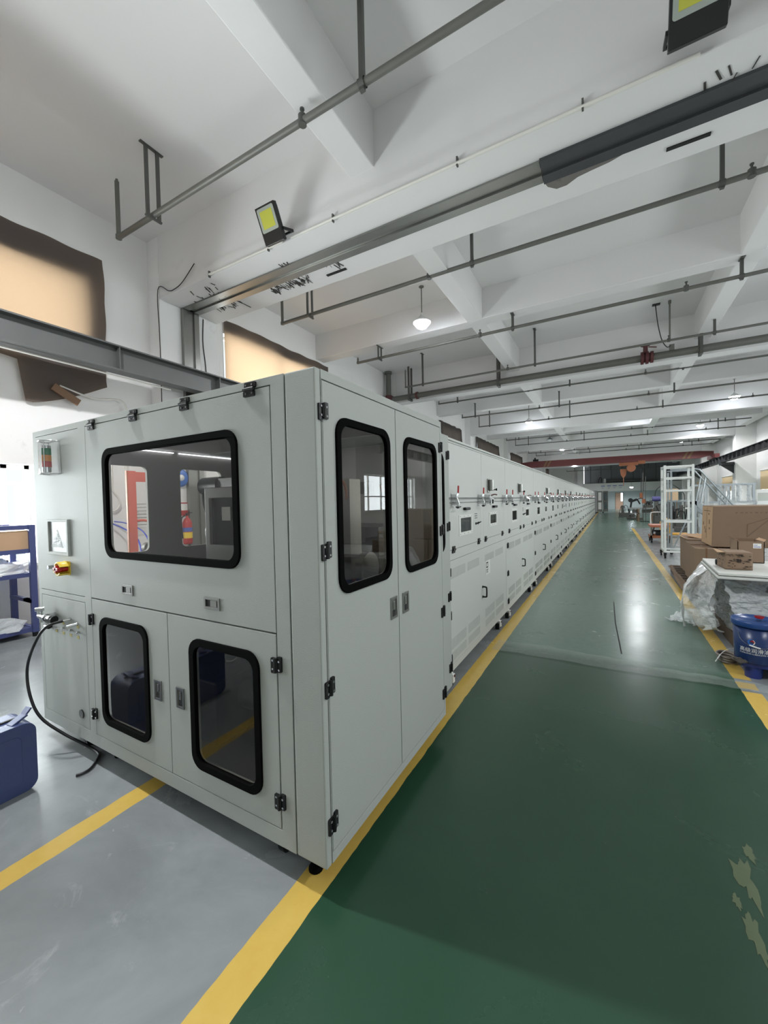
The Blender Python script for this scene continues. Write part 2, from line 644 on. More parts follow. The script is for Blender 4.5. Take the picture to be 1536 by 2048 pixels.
# ceiling: slab, long beams, cross beams
ce = structure(MB().box(XL - .3, YB, SLAB, XR + .3, YE + 2.5, SLAB + .15).build('ceiling', 'slab'))
XB = [(-1.2, -.9, BEAM), (2.8, 3.2, DEEP), (3.43, 3.9, DEEP), (7.15, 7.48, BEAM), (11.05, 11.45, DEEP), (15.5, 15.82, BEAM), (19.4, 19.8, DEEP),
      (23.7, 24.0, BEAM), (28.3, 28.7, DEEP), (33.0, 33.3, BEAM), (37.8, 38.2, DEEP), (42.4, 42.7, BEAM), (47.0, 47.4, DEEP)]
for (y0, y1, z) in XB:
    deep = z == DEEP
    structure(MB().box(-5.399 if deep else XL, y0 + .002, z, 7.099 if (deep and y0 > 4) else XR, y1 - .002, SLAB + .02).build('ceiling_beam', 'beam', ce, bevel=.012))
for (x0, x1) in ((-1.66, -1.34), (2.73, 3.04), (7.1, 7.45)):
    structure(MB().box(x0, YB, BEAM + .004, x1, YE, SLAB + .02).build('ceiling_beam', 'beam', ce, bevel=.012))
# bare concrete showing through the plaster on the beam's underside, and flaking plaster along the cover strip
pts = [(.35, 3.435), (.75, 3.435), (1.20, 3.435), (1.14, 3.50), (.95, 3.56), (.78, 3.58), (.66, 3.60), (.55, 3.66), (.45, 3.66), (.37, 3.58), (.345, 3.5)]
structure(MB().plate((0, 0, DEEP - .002), (1, 0, 0), (0, 1, 0), (0, 0, -1), pts, th=.004).build('ceiling_stain', 'concrete', ce))
rs = random.Random(3)
fk = MB()
for (xa, xb, ya, yb, n) in ((-5.0, -4.2, 2.9, 3.18, 14), (-4.9, -4.3, 3.45, 3.62, 18), (-3.7, -2.9, 3.46, 3.60, 60), (-2.6, -2.3, 3.44, 3.52, 8), (-3.1, -2.9, 3.1, 3.19, 6), (1.5, 2.6, 3.0, 3.18, 16)):
    for _ in range(n):
        x, y = rs.uniform(xa, xb), rs.uniform(ya, yb)
        a, ln, w = rs.uniform(-.5, .5) + PI / 2, rs.uniform(.04, .15), rs.uniform(.004, .018)
        d = Vector((math.cos(a), math.sin(a), 0))
        fk.obox((x, y, DEEP - .003), Vector((x, y, DEEP - rs.uniform(.003, .02))) + d * ln, w, .003)
o = fk.build('peeling_plaster', 'flake', ce)
o['kind'] = 'structure'
# cast-in rails in the beam's underside
for (x0, x1) in ((1.43, 1.77), (-2.68, -2.34)):
    structure(MB().box(x0, 3.66, DEEP - .012, x1, 3.70, DEEP + .01).build('ceiling_slot', 'gap', ce))


def wall(name, org, U, N, outer, holes, m='plaster', th=.3):
    return structure(MB().plate(org, U, (0, 0, 1), N, outer, holes, th).build(name, m))


def hole(y0, y1, z0, z1, *_):
    return rect(y0, z0, y1, z1)


wl = wall('wall_left', (XL, 0, 0), (0, 1, 0), (1, 0, 0), rect(YB, 0, YE + 2.5, SLAB), [hole(*w) for w in LEFT_LOW + LEFT_HIGH])
wr = wall('wall_right', (XR, 0, 0), (0, 1, 0), (-1, 0, 0), rect(YB, 0, YE + 2.5, SLAB), [hole(*w) for w in RIGHT_WIN])
wall('wall_near', (0, YB, 0), (1, 0, 0), (0, 1, 0), rect(XL - .3, 0, XR + .3, SLAB), [])
# end wall below the mezzanine, with the door opening
wall('wall_end', (0, YE, 0), (1, 0, 0), (0, -1, 0), rect(XL - .3, 0, XR + .3, 2.4), [rect(1.46, 0, 2.33, 2.03)], 'lowwall', .15)
wall('wall_mezzanine', (0, YE + 1.9, 0), (1, 0, 0), (0, -1, 0), rect(-1.9, 2.2, XR, SLAB), [], 'panelgrey', .1)
wall('wall_end_upper', (0, YE - .35, 0), (1, 0, 0), (0, -1, 0), rect(XL - .3, 0, -2.5, SLAB), [], 'plaster', .2)
structure(MB().box(-1.9, YE - .15, 2.2, XR, YE + .05, 3.2).build('trim_1', 'plaster'))
structure(MB().box(-1.9, YE + .05, 3.0, XR, YE + 1.9, 3.18).build('trim_2', 'plaster'))
structure(MB().box(-2.56, YE - .75, 0, -1.9, YE - .1, SLAB).build('wall_end_column', 'plaster'))
se = MB()
for k in range(9):
    se.box(-1.2 + k * 1.15, YE + 1.88, 3.2, -1.17 + k * 1.15, YE + 1.9, 5.8)
structure(se.build('trim_3', 'gap'))
# pilasters
for (y0, y1) in ((2.8, 3.2), (3.43, 3.9), (11.05, 11.6), (19.4, 20.0), (28.3, 28.9), (37.8, 38.4), (47.0, 47.6)):
    structure(MB().box(XL - .01, y0, 0, -5.4, y1, SLAB).build('wall_left_pilaster', 'plaster', wl, bevel=.008))
for (y0, y1) in ((11.05, 11.6), (19.4, 20.0), (28.3, 28.9), (37.8, 38.4), (47.0, 47.6)):
    structure(MB().box(7.1, y0, 0, XR + .01, y1, SLAB).build('wall_right_pilaster', 'plaster', wr, bevel=.008))
# joint cover: stainless channel up the pilaster and along the beam
jc, jd = MB(), MB()
for (a, b, z) in ((3.17, 3.27, 0), (3.27, 3.36, .022), (3.36, 3.47, 0)):
    jc.box(-5.3, a, DEEP - .022 + z, .34, b, DEEP - .002 + z)
    jd.box(.345, a - (.02 if a < 3.2 else 0), DEEP - .030 + z, XR, b + (.015 if a > 3.3 else 0), DEEP - .002 + z)
structure(jd.build('trim_6', 'ibeam_dark'))
structure(jc.build('trim_4', 'steel'))
structure(MB().box(-5.4, 3.17, .0, -5.33, 3.25, DEEP).box(-5.4, 3.25, 0, -5.36, 3.38, DEEP).box(-5.4, 3.38, 0, -5.33, 3.47, DEEP).build('trim_5', 'steel'))


def window(n, x, sgn, w, mull, clear=True, bars=()):
    y0, y1, z0, z1 = w[:4]
    e = bpy.data.objects.new('window_%d' % n, None)
    col.objects.link(e)
    e['kind'] = 'structure'
    xx = x - sgn * .18
    f = MB()
    t = .05
    f.box(xx - .03, y0, z0, xx + .03, y1, z0 + t).box(xx - .03, y0, z1 - t, xx + .03, y1, z1)
    f.box(xx - .03, y0, z0, xx + .03, y0 + t, z1).box(xx - .03, y1 - t, z0, xx + .03, y1, z1)
    for q in mull:
        f.box(xx - .03, q - .03, z0, xx + .03, q + .03, z1)
    for q in bars:
        f.box(xx - .03, y0, q - .025, xx + .03, y1, q + .025)
    f.build('window_frame', 'white_paint', e)
    MB().box(xx - .004, y0 + .02, z0 + .02, xx + .004, y1 - .02, z1 - .02).build('pane', 'clear', e)
    if z0 < 2:
        MB().box(min(x, x + sgn * .05) - (0.1 if sgn > 0 else 0), y0 - .04, z0 - .04, max(x, x + sgn * .05) + (0 if sgn > 0 else .1), y1 + .04, z0).build('window_sill', 'white_paint', e)


wi = 1
for w in LEFT_LOW:
    nn = max(1, int((w[1] - w[0]) / 1.0))
    ms = [.93, -.2, -1.3] if abs(w[1] - 1.19) < .01 else [w[0] + (w[1] - w[0]) * k / nn for k in range(1, nn)]
    window(wi, XL, 1, w, ms)
    wi += 1
for w in LEFT_HIGH:
    nn = max(1, int((w[1] - w[0]) / 1.2))
    window(wi, XL, 1, w, [w[0] + (w[1] - w[0]) * k / nn for k in range(1, nn)])
    wi += 1
for w in RIGHT_WIN:
    nn = max(1, int((w[1] - w[0]) / 1.1))
    window(wi, XR, -1, w, [w[0] + (w[1] - w[0]) * k / nn for k in range(1, nn)], bars=(1.75,))
    wi += 1
# door at the end of the hall
dr = bpy.data.objects.new('door_1', None)
col.objects.link(dr)
dr['kind'] = 'structure'
dr.location = (1.46, YE, 0)
MB().box(.0, .02, 0, .06, .12, 2.03).box(.81, .02, 0, .87, .12, 2.03).box(0, .02, 1.97, .87, .12, 2.03).build('door_frame', 'zinc', dr)
MB().box(.06, .06, .02, .60, .10, 1.97).build('door_leaf', 'door_wood', dr)
MB().box(.60, .07, 1.0, .81, .09, 1.97).build('door_pane', 'tube', dr)  # pane itself glows, in place of light coming through it
MB().box(.60, .06, .02, .81, .10, 1.0).build('door_lower_panel', 'door_wood', dr)

# ================================================================== CEILING THINGS
def pipe(label, y, z, r, x0, x1, hangers, heads, end=None, top=SLAB, m='pipe', group='sprinkler pipes hung under the ceiling', name='sprinkler_pipe'):
    t = thing(name, label, 'pipe', (0, y, z), 0, group)
    MB().cyl((x0, 0, 0), (x1, 0, 0), r, 12).build('pipe_run', m, t)
    if end:
        MB().cyl((x0, 0, 0), (x0, 0, end), r * .85, 10).cyl((x0, 0, end), (x0, 0, end + .03), r * .5, 8).lathe([(0, -r * 1.15), (r * 1.15, -r * .7), (r * 1.15, r * .9), (r * .9, r * 1.1)], (x0, 0, 0), 10).build('end_riser', m, t)
    for hx, kind, tp in hangers:
        h = tp - z
        b = MB()
        if kind == 2:
            b.box(hx - .012, -.09, -.05, hx + .012, -.05, h).box(hx - .012, .05, -.05, hx + .012, .09, h)
            b.box(hx - .02, -.14, h - .012, hx + .02, .14, h).box(hx - .015, -.1, -r - .02, hx + .015, .1, -r)
        else:
            b.box(hx - .022, -.02, -r - .03, hx + .022, .02, h)
            b.lathe([(r * 1.3, -.03), (r * 1.3, .03)], (hx, 0, 0), 12, 'x')
            b.box(hx - .03, -.1, h - .012, hx + .03, .06, h)
        b.build('pipe_hanger', 'darkpipe', t)
    for hx in heads:
        MB().cyl((hx, 0, -r * 1.1), (hx, 0, r + .02), r * 1.25, 10).cyl((hx, 0, r), (hx, 0, r + .07), .013, 8).cyl((hx, 0, r + .07), (hx, 0, r + .085), .022, 8).build('sprinkler_head', 'darkpipe', t)
    return t


pipe('grey sprinkler pipe crossing above the white cabinet, in front of the big cross beam', 1.83, 5.06, .032, -4.68, XR, [(-3.9, 2, SLAB), (-.88, 1, SLAB), (3.0, 1, SLAB)], [-1.54, 2.0, 5.5], .72)
pipe('grey sprinkler pipe just behind the beam with the steel joint cover', 5.15, 5.24, .033, -4.95, XR, [(-4.22, 2, SLAB), (-.94, 1, SLAB), (2.13, 1, SLAB), (5.5, 1, SLAB)], [-1.67, 2.4, 5.6], .55)
pipe('grey sprinkler pipe hung from the second cross beam on short hangers', 7.3, 4.97, .03, -4.5, XR, [(-3.87, 2, BEAM), (-.76, 1, BEAM), (2.78, 1, BEAM), (6.2, 1, BEAM)], [-1.43, 2.07, 5.3], .1)
pipe('thin grey sprinkler pipe running just in front of the thick main pipe', 9.87, 4.97, .026, -4.45, XR, [(-3.88, 1, SLAB), (-.73, 1, SLAB), (2.9, 1, SLAB), (6.5, 1, SLAB)], [-1.42, 2.1, 5.4], .5)
pipe('sprinkler pipe with an upturned end, first behind the thick main pipe', 13.48, 5.24, .028, -4.8, XR, [(-4.05, 1, SLAB), (-.2, 1, SLAB), (2.82, 1, SLAB), (6.3, 1, SLAB)], [-1.5, 1.9, 5.4], .08)
pipe('sprinkler pipe hung under the shallow beam beyond the lit pendant lamp bay', 15.24, 4.97, .028, -4.45, XR, [(-3.9, 1, BEAM + .25), (-.7, 1, BEAM + .25), (2.81, 1, BEAM + .25), (6.2, 1, BEAM + .25)], [-1.4, 2.1, 5.4], .12)
pipe('sprinkler pipe passing behind the first lit lamp of the far bays', 17.9, 5.0, .028, -4.5, XR, [(-4.0, 1, SLAB), (-.55, 1, SLAB), (2.75, 1, SLAB), (6.2, 1, SLAB)], [-1.4, 1.9, 5.4], .5)
pipe('higher sprinkler pipe of the pair in front of the red crane bridge', 24.9, 5.24, .028, -4.75, 7.0, [(-4.0, 1, SLAB), (-.5, 1, SLAB), (2.95, 1, SLAB), (6.0, 1, SLAB)], [-1.5, 2, 5.4], .12)
pipe('lower sprinkler pipe of the pair in front of the red crane bridge', 25.9, 5.0, .028, -4.4, 7.0, [(-3.6, 1, SLAB), (-.4, 1, SLAB), (2.8, 1, SLAB), (5.9, 1, SLAB)], [-1.35, 2, 5.4], .5)
pipe('higher of the two sprinkler pipes close above the red crane bridge', 31.2, 5.0, .028, -4.48, 7.0, [(-3.6, 1, SLAB), (-.4, 1, SLAB), (2.8, 1, SLAB), (5.9, 1, SLAB)], [-1.31, 2, 5.4], .12)
pipe('lower of the two sprinkler pipes close above the red crane bridge', 33.6, 5.0, .028, -4.3, 7.0, [(-3.6, 1, SLAB), (-.4, 1, SLAB), (2.8, 1, SLAB), (5.9, 1, SLAB)], [-1.3, 2, 5.4], .5)
pipe('sprinkler pipe seen under the red crane bridge, nearer of two', 44, 5.0, .03, -3.6, 7.0, [(-2.6, 1, SLAB), (1.0, 1, SLAB), (4.5, 1, SLAB)], [-1.3, 2, 5.4], .12)
pipe('sprinkler pipe seen under the red crane bridge, close to the far mezzanine', 50, 4.6, .03, -3.4, 7.0, [(-2.6, 1, SLAB), (1.0, 1, SLAB), (4.5, 1, SLAB)], [-1.3, 2, 5.4], .12)

t = thing('main_pipe', 'thick grey fire main with a dark red valve, hung in front of a deep beam', 'pipe', (0, 10.75, 4.92))
b = MB().cyl((-5.5, 0, .0), (XR, .0, 0), .085, 20)
b.build('pipe_run', 'pipe', t)
MB().cyl((-5.52, 0, .12), (-5.52, 0, SLAB - 4.92), .085, 18).cyl((-5.52, 0, SLAB - 5.0), (-5.52, 0, SLAB - 4.92), .12, 18).build('riser', 'pipe', t)
MB().cyl((-5.52, 0, -.1), (-5.52, 0, .14), .115, 16).cyl((-5.66, 0, 0), (-5.36, 0, 0), .11, 16).cyl((-4.5, 0, 0), (-4.44, 0, 0), .115, 16).build('red_coupling', 'darkred', t)
for hx in (-4.72, -1.87, 2.8, 6.4):
    MB().box(hx - .03, -.12, -.13, hx + .03, -.09, .94).box(hx - .03, .09, -.13, hx + .03, .12, .94).box(hx - .03, -.13, -.14, hx + .03, .13, -.11).build('pipe_hanger', 'darkpipe', t)
v = MB().cyl((1.62, 0, 0), (1.68, 0, 0), .15, 18).cyl((1.72, 0, 0), (1.78, 0, 0), .15, 18).cyl((1.82, 0, 0), (1.88, 0, 0), .14, 18).cyl((1.62, 0, 0), (1.88, 0, 0), .11, 18).cyl((1.72, 0, .1), (1.72, 0, .3), .05, 12)
vo = v.build('valve', 'darkred', t)
hw = MB()
hw.tube([(1.72 + .1 * math.cos(a), .0 + .1 * math.sin(a), .31) for a in [2 * PI * i / 12 for i in range(13)]], .012, 6, 2)
hw.obox((1.62, 0, .31), (1.82, 0, .31), .015, .015).obox((1.72, -.1, .31), (1.72, .1, .31), .015, .015).obox((1.78, 0, .26), (1.95, 0, .22), .02, .02)
hw.build('hand_wheel', 'darkred', vo)
MB().box(2.2, -.03, .08, 2.3, .03, .22).cyl((2.25, 0, .05), (2.25, 0, .12), .03, 8).build('flow_switch', 'zinc', t)

# thin drop rod and cable above the valve
t = thing('drop_rod', 'thin grey rod hanging from the ceiling above the red valve', 'rod', (2.12, 9.9, 4.97))
MB().cyl((0, 0, .035), (0, 0, SLAB - 4.97), .018, 8).cyl((0, 0, .82), (0, 0, .89), .03, 8).build('rod', 'zinc', t)
o = MB().tube([(1.86, 9.95, SLAB), (1.87, 9.95, 5.75), (1.92, 10.1, 5.45), (2.02, 10.4, 5.18), (2.14, 10.62, 5.06), (2.22, 10.7, 5.1)], .011, 6).box(1.8, 9.9, SLAB - .02, 1.95, 10.0, SLAB - .001).build('sensor_cable', 'cable')
tag(o, 'black cable curving from the ceiling down to the switch on the main pipe', 'cable')


def pendant(x, y, zb, lit, label, top=SLAB, power=LAMP_POWER):
    t = thing('pendant_lamp', label, 'lamp', (x, y, zb), 0, 'pendant lamps')
    MB().cyl((0, 0, .17), (0, 0, top - zb), .011, 8).cyl((0, 0, top - zb - .015), (0, 0, top - zb), .05, 12).build('rod', 'pipe', t)
    MB().lathe([(.02, .2), (.035, .14), (.08, .1), (.18, .02), (.185, 0), (.178, 0), (.07, .09), (.02, .1)], (0, 0, 0), 20).build('lamp_shade', 'enamel' if not lit else 'white', t)
    MB().lathe([(.001, -.12), (.09, -.10), (.15, -.035), (.16, 0), (.07, .06), (.03, .09)], (0, 0, 0), 18).build('bulb', 'bulb' if lit else 'bulb_off', t)
    if lit:
        d = bpy.data.lights.new('lamp_light', 'SPOT')
        d.spot_size = math.radians(168)
        d.spot_blend = .35
        d.energy = power
        d.color = (.97, .98, 1.0)
        d.shadow_soft_size = .07
        l = bpy.data.objects.new('lamp_light', d)
        col.objects.link(l)
        l.location = (x, y, zb - .27)


pendant(-2.38, 6.44, 5.13, 1, 'lit pendant lamp on a long rod, over the cabinet behind the steel joint cover', power=200)
pendant(-2.34, 18.59, 5.12, 1, 'brilliantly lit pendant lamp above the ovens, before the dark shaded one')
pendant(-2.6, 28.1, 5.48, 0, 'unlit pendant lamp with a dark shade above the oven line')
pendant(-2.31, 33.1, 5.30, 1, 'small lit pendant lamp directly above the red crane bridge')
pendant(-2.4, 47.0, 5.0, 1, 'lit pendant lamp in front of the white column at the far end')
pendant(5.04, 18.6, 5.18, 1, 'brightest lit pendant lamp on the crane rail side, on a thin rod')
pendant(2.12, 22.8, 5.50, 1, 'lit lamp tucked under a beam over the aisle')
pendant(5.39, 27.4, 5.44, 1, 'wide lit pendant lamp with grey shade between two pipes')
pendant(5.44, 34.6, 5.44, 1, 'small bluish lit lamp above the crane bridge near its hazard stripes')
pendant(-2.38, -.40, 5.13, 1, 'lit pendant lamp over the front edge of the cabinet', power=380)
pendant(4.9, -.40, 5.13, 1, 'assumed lit pendant lamp out of view on the column side, level with the cabinet front')  # assumed lamp, outside the view
pendant(4.9, 6.5, 5.1, 1, 'lit pendant lamp added out of view to brighten the ceiling')  # unseen lamp added to lighten the ceiling
pendant(3.0, 50.5, 2.55, 1, 'tiny lit lamp on a very long rod in front of the far pale wall')


def flood(x, y, z, rz, label, s=1.0, tilt=.5, swing=.25):
    t = thing('floodlight', label, 'floodlight', (x, y, z), rz, 'floodlights on the beam')
    M = Matrix.Rotation(swing, 4, 'Z') @ Matrix.Rotation(tilt, 4, 'X')

    def fin(b, name, m, par=t, **k):
        b.v = [tuple(M @ Vector(q)) for q in b.v]
        return b.build(name, m, par, **k)
    w, h = .15 * s, .40 * s
    b = MB().box(-w, -.16, 0, w, -.10, h)
    for i in range(9):
        b.box(-w + .02 + i * (2 * w - .04) / 8.5, -.10, .02, -w + .03 + i * (2 * w - .04) / 8.5, -.06, h - .02)
    hs = fin(b, 'housing', 'black_metal', bevel=.006)
    fin(MB().plate((0, -.161, 0), (1, 0, 0), (0, 0, 1), (0, -1, 0), rr(-w + .02, .13 * s, w - .02, h - .02, .02), [rr(-w + .055, .165 * s, w - .055, h - .055, .008)], .004), 'reflector', 'lens')
    fin(MB().box(-w + .055, -.163, .165 * s, w - .055, -.158, h - .055), 'led_panel', 'led')
    fin(MB().obox((-w - .005, -.12, .12), (-w - .005, .07, .10), .02, .03).obox((w + .005, -.12, .12), (w + .005, .07, .10), .02, .03).obox((-w - .005, .07, .10), (w + .005, .07, .10), .03, .02), 'bracket', 'black_metal')
    return t


flood(-2.66, 2.74, 4.80, 0, 'black floodlight with a yellow panel on the beam, over the cabinet', 1.0, .45, .0)
flood(1.50, 2.72, 4.86, 0, 'black floodlight with a yellow panel on the beam, high over the aisle', 1.15, .42, .0)
t = thing('conduit', 'thin white conduit clipped along the lower edge of the big beam', 'conduit', (0, 2.78, 4.845))
MB().cyl((-4.13, -.006, .02), (-2.7, -.006, .015), .016, 8).cyl((-2.55, -.006, .015), (1.55, -.006, .0), .016, 8).build('tube', 'white_cable', t)
for x in (-4.13, -2.95, -1.9, -.37, .75):
    MB().box(x - .008, -.016, -.02, x + .008, .016, .07).build('clip', 'darkpipe', t)
o = MB().tube([(-5.39, 2.78, 3.2), (-5.385, 2.78, 4.2), (-5.39, 2.78, 5.0), (-5.1, 2.78, 4.9), (-4.95, 2.77, 4.88), (-4.75, 2.77, 4.93), (-4.45, 2.77, 5.12)], .007, 6).build('wall_cable', 'cable')
tag(o, 'thin black cable down the pilaster edge, wavy at its upper end', 'cable')
o = MB().tube([(-5.39, 3.66, 3.2), (-5.39, 3.62, 4.0), (-5.39, 3.58, 4.4), (-5.39, 3.6, 4.84)], .008, 6).build('wall_cable', 'cable')
tag(o, 'thin black cable down the pilaster beside the lit brown curtain', 'cable')


# ------------------------------------------------------------------ curtains over the clerestory windows
def curtain(y0, y1, z0, z1, m, label, seed, flap=None, wave=.02, top=None):
    rs = random.Random(seed)
    ny, nz = max(8, int((y1 - y0) / .07)), 18
    v, f = [], []
    for j in range(nz + 1):
        for i in range(ny + 1):
            y = y0 + (y1 - y0) * i / ny
            k = j / nz
            zt = z1 + (.008 * math.sin(i * .7 + seed) if top is None else top(y))
            zb = z0 + .05 * math.sin(i * .21 + seed) + (flap(y) if flap else 0)
            z = zb + (zt - zb) * k
            dx = .03 + wave * (1 - k * .6) * (1 + math.sin(i * .55 + seed + 1.3 * math.sin(z * 2.1))) * .5
            dx += .03 * noise.noise(Vector((y * 1.3, z * 1.3, seed)))
            if i == ny:
                y += .05 * noise.noise(Vector((z * 2, seed, 1)))
            v.append((XL + dx + .012, y, z))
    for j in range(nz):
        for i in range(ny):
            a = j * (ny + 1) + i
            f.append((a, a + 1, a + ny + 2, a + ny + 1))
    o = MB().add(v, f, True).build('curtain', m, recalc=False)
    return tag(o, label, 'curtain', 'cloths over the high windows')


def flap1(y):
    return -.62 + max(0, (y - 1.2)) * .42 if y > 1.1 else -.12


curtain(-3.6, 2.1, 3.55, 5.18, 'cloth', 'large glowing brown cloth with a dark flap hanging below the steel rail beam', 2, flap1)
curtain(4.27, 7.62, 3.3, 5.16, 'cloth', 'brown cloth glowing brightest at its lower corner, behind the cabinet top', 5)
for (a, b, l, s) in ((15.7, 18.8, 'blackish curtain stub above the first ovens, straight after the thick pipe riser', 7), (21.3, 26.7, 'dull brown curtain in folds, widest above the oven line', 8),
                     (30, 34.8, 'dull brown folded curtain just before the crane bridge end', 9), (47.8, 52.2, 'narrow grey curtain seen under the crane bridge', 10)):
    curtain(a, b, 3.3, 5.1, 'cloth_dark', l, s, wave=.12)
t = tag(MB().obox((-5.60, 1.40, 3.16), (-5.60, 1.70, 2.99), .02, .10, (0, .5, 1)).build('brown_tape_strip', 'brown_tape'), 'brown strip of board hanging askew under the cloth flap', 'strip')


# ------------------------------------------------------------------ crane runway, bridge, hoist
def ibeam(x, y0, y1, zt, h, w, m, label, step=1.16):
    t = thing('runway_beam', label, 'beam', (x, y0, zt - h), 0, 'crane runway beams')
    L = y1 - y0
    b = MB().box(-w / 2, 0, h - .02, w / 2, L, h).box(-w / 2, 0, 0, w / 2, L, .018).box(-.006, 0, .018, .006, L, h - .02)
    b.build('girder', m, t)
    k = .3
    while k < L and k < 45:
        MB().box(-w / 2 + .01, k, .018, w / 2 - .01, k + .012, h - .02).build('stiffener', m, t)
        k += step
    MB().box(-.022, 0, h, .022, L, h + .03).build('rail', 'darkpipe', t)
    return t


ib = ibeam(-5.0, -6.5, 40, 3.72, .34, .22, 'ibeam', 'grey steel crane runway beam passing in front of the glowing curtains', 1.62)
MB().tube([(.0, 0, -.05), (.02, 5, -.07), (.01, 7, -.05), (-.02, 9.2, -.06)], .012, 6).build('power_cable', 'white_cable', ib)
for y, lb in ((3.35, 'grey bracket under the runway beam, behind the cabinet hinges'), (11.3, 'grey runway bracket on the pilaster by the thick pipe riser'), (19.7, 'grey runway bracket between the blackish and brown curtains'), (28.6, 'grey runway bracket just before the crane bridge'), (38.1, 'grey runway bracket beyond the crane bridge')):
    k = MB().box(-5.4, y - .14, 3.28, -4.88, y + .14, 3.377)
    k.add([(-5.4, y - .02, 3.28), (-4.9, y - .02, 3.28), (-5.4, y - .02, 2.8), (-5.4, y + .02, 3.28), (-4.9, y + .02, 3.28), (-5.4, y + .02, 2.8)], [(0, 1, 2), (5, 4, 3), (0, 3, 4, 1), (1, 4, 5, 2), (2, 5, 3, 0)])
    tag(k.build('runway_bracket', 'ibeam'), lb, 'bracket', 'runway brackets on the curtain side')
ibeam(6.6, 12, 46, 3.72, .36, .24, 'ibeam_dark', 'dark ribbed crane runway beam on the side of the ladder and cartons', .8)
for y, lb in ((19.7, 'dark bracket under the ribbed runway beam, nearest the picture edge'), (28.6, 'dark bracket on the wide white column beside the crane'), (38.1, 'dark bracket on the far column behind the step ladder')):
    k = MB().box(6.46, y - .16, 3.2, 7.12, y + .16, 3.357)
    k.add([(7.1, y - .02, 3.2), (6.5, y - .02, 3.2), (7.1, y - .02, 2.7), (7.1, y + .02, 3.2), (6.5, y + .02, 3.2), (7.1, y + .02, 2.7)], [(0, 1, 2), (5, 4, 3), (0, 3, 4, 1), (1, 4, 5, 2), (2, 5, 3, 0)])
    tag(k.build('runway_bracket', 'ibeam_dark'), lb, 'bracket', 'runway brackets on the column side')

t = thing('bridge_crane', 'dull red bridge crane spanning the hall with striped ends and an orange hoist', 'crane', (0, 31, 3.75))
MB().box(-4.3, -.16, .10, 5.9, .16, .56).add([(-4.3, -.16, .10), (-5.0, -.16, .28), (-5.0, -.16, .50), (-4.3, -.16, .56), (-4.3, .16, .10), (-5.0, .16, .28), (-5.0, .16, .50), (-4.3, .16, .56)],
    [(0, 1, 2, 3), (7, 6, 5, 4), (0, 4, 5, 1), (1, 5, 6, 2), (2, 6, 7, 3)]).add([(5.9, -.16, .10), (6.6, -.16, .28), (6.6, -.16, .50), (5.9, -.16, .56), (5.9, .16, .10), (6.6, .16, .28), (6.6, .16, .50), (5.9, .16, .56)],
    [(3, 2, 1, 0), (4, 5, 6, 7), (1, 5, 4, 0), (2, 6, 5, 1), (3, 7, 6, 2)]).build('girder', 'crane', t)
for x in (-5.0, 6.6):
    MB().box(x - .12, -1.1, .02, x + .12, 1.1, .26).build('end_carriage', 'crane', t)
st = MB()
for x in (-3.4, -3.15, 5.0, 5.25):
    st.add([(x, -.165, .12), (x + .12, -.165, .12), (x + .34, -.165, .54), (x + .22, -.165, .54)], [(0, 1, 2, 3)])
st.build('hazard_stripe', 'hazard', t, recalc=False)
MB().box(-4.1, -.3, .56, -3.7, .1, .7).box(-4.0, -.3, .7, -3.9, -.1, .82).build('drive_motor', 'black_metal', t)
ho = MB().box(1.5, -.25, -.12, 2.6, .25, .08).cyl((2.2, -.35, -.3), (2.2, .35, -.3), .26, 16).box(2.6, -.2, -.05, 3.0, .2, .16).build('hoist', 'orange', t)
MB().add([(1.55, -.12, -.35), (1.95, -.12, -.35), (1.9, -.12, -.75), (1.75, -.12, -.98), (1.6, -.12, -.75), (1.55, .12, -.35), (1.95, .12, -.35), (1.9, .12, -.75), (1.75, .12, -.98), (1.6, .12, -.75)],
         [(0, 1, 2, 3, 4), (9, 8, 7, 6, 5), (0, 5, 6, 1), (1, 6, 7, 2), (2, 7, 8, 3), (3, 8, 9, 4), (4, 9, 5, 0)]).cyl((1.75, 0, -.98), (1.75, 0, -1.5), .02, 6).build('hook_block', 'orange', t)
pc = MB().cyl((2.78, 0, .1), (2.78, 0, -2.0), .022, 6).cyl((2.93, 0, .1), (2.93, 0, -1.9), .016, 6).build('pendant_cable', 'cable', t)
MB().box(2.68, -.06, -2.4, 2.9, .06, -2.0).build('control_box', 'orange', pc, bevel=.02)

# things on and below the far mezzanine
t = thing('duct_tube', 'long grey tube with a pale round end lying on the mezzanine ledge', 'tube', (.4, YE + .2, 3.2))
MB().cyl((.1, .3, .28), (5.4, .6, .16), .2, 18, .12).build('tube', 'ibeam', t)
MB().cyl((-.1, .28, .28), (.1, .3, .28), .3, 20).build('end_cap', 'white', t)
MB().tube([(-.7, .2, .05), (-.6, .2, .6), (-.45, .2, .75), (-.35, .2, .5), (-.4, .2, .1)], .05, 8).build('hook', 'cable', t)
for k, (x, w) in enumerate(((-.02, .46), (.62, .46), (1.2, .46), (1.82, .46))):
    q = thing('wall_notice', ('blue-headed white notice on the far parapet, %s counting from the oven line' % ('first', 'second', 'third', 'fourth')[k]), 'notice', (x, YE - .16, 2.32), 0, 'notices on the far parapet')
    MB().box(0, -.006, 0, w, 0, .62).build('sheet', 'paper', q)
    MB().box(.02, -.008, .5, w - .02, -.006, .58).box(.06, -.008, .25, w - .14, -.006, .27).box(.06, -.008, .35, w - .1, -.006, .37).build('heading', 'blueprint', q)

# ================================================================== THE WHITE CABINET
W = 2.336
ZB, ZT = .12, 2.0
cab = thing('machine_cabinet', 'large white machine cabinet with smoked windows at the near end of the oven line', 'machine', (0, 0, 0))
FX, FN = (1, 0, 0), (0, -1, 0)
SY, SN = (0, 1, 0), (1, 0, 0)
UP = (0, 0, 1)
OF, OS = (0, 0, 0), (0, 0, 0)


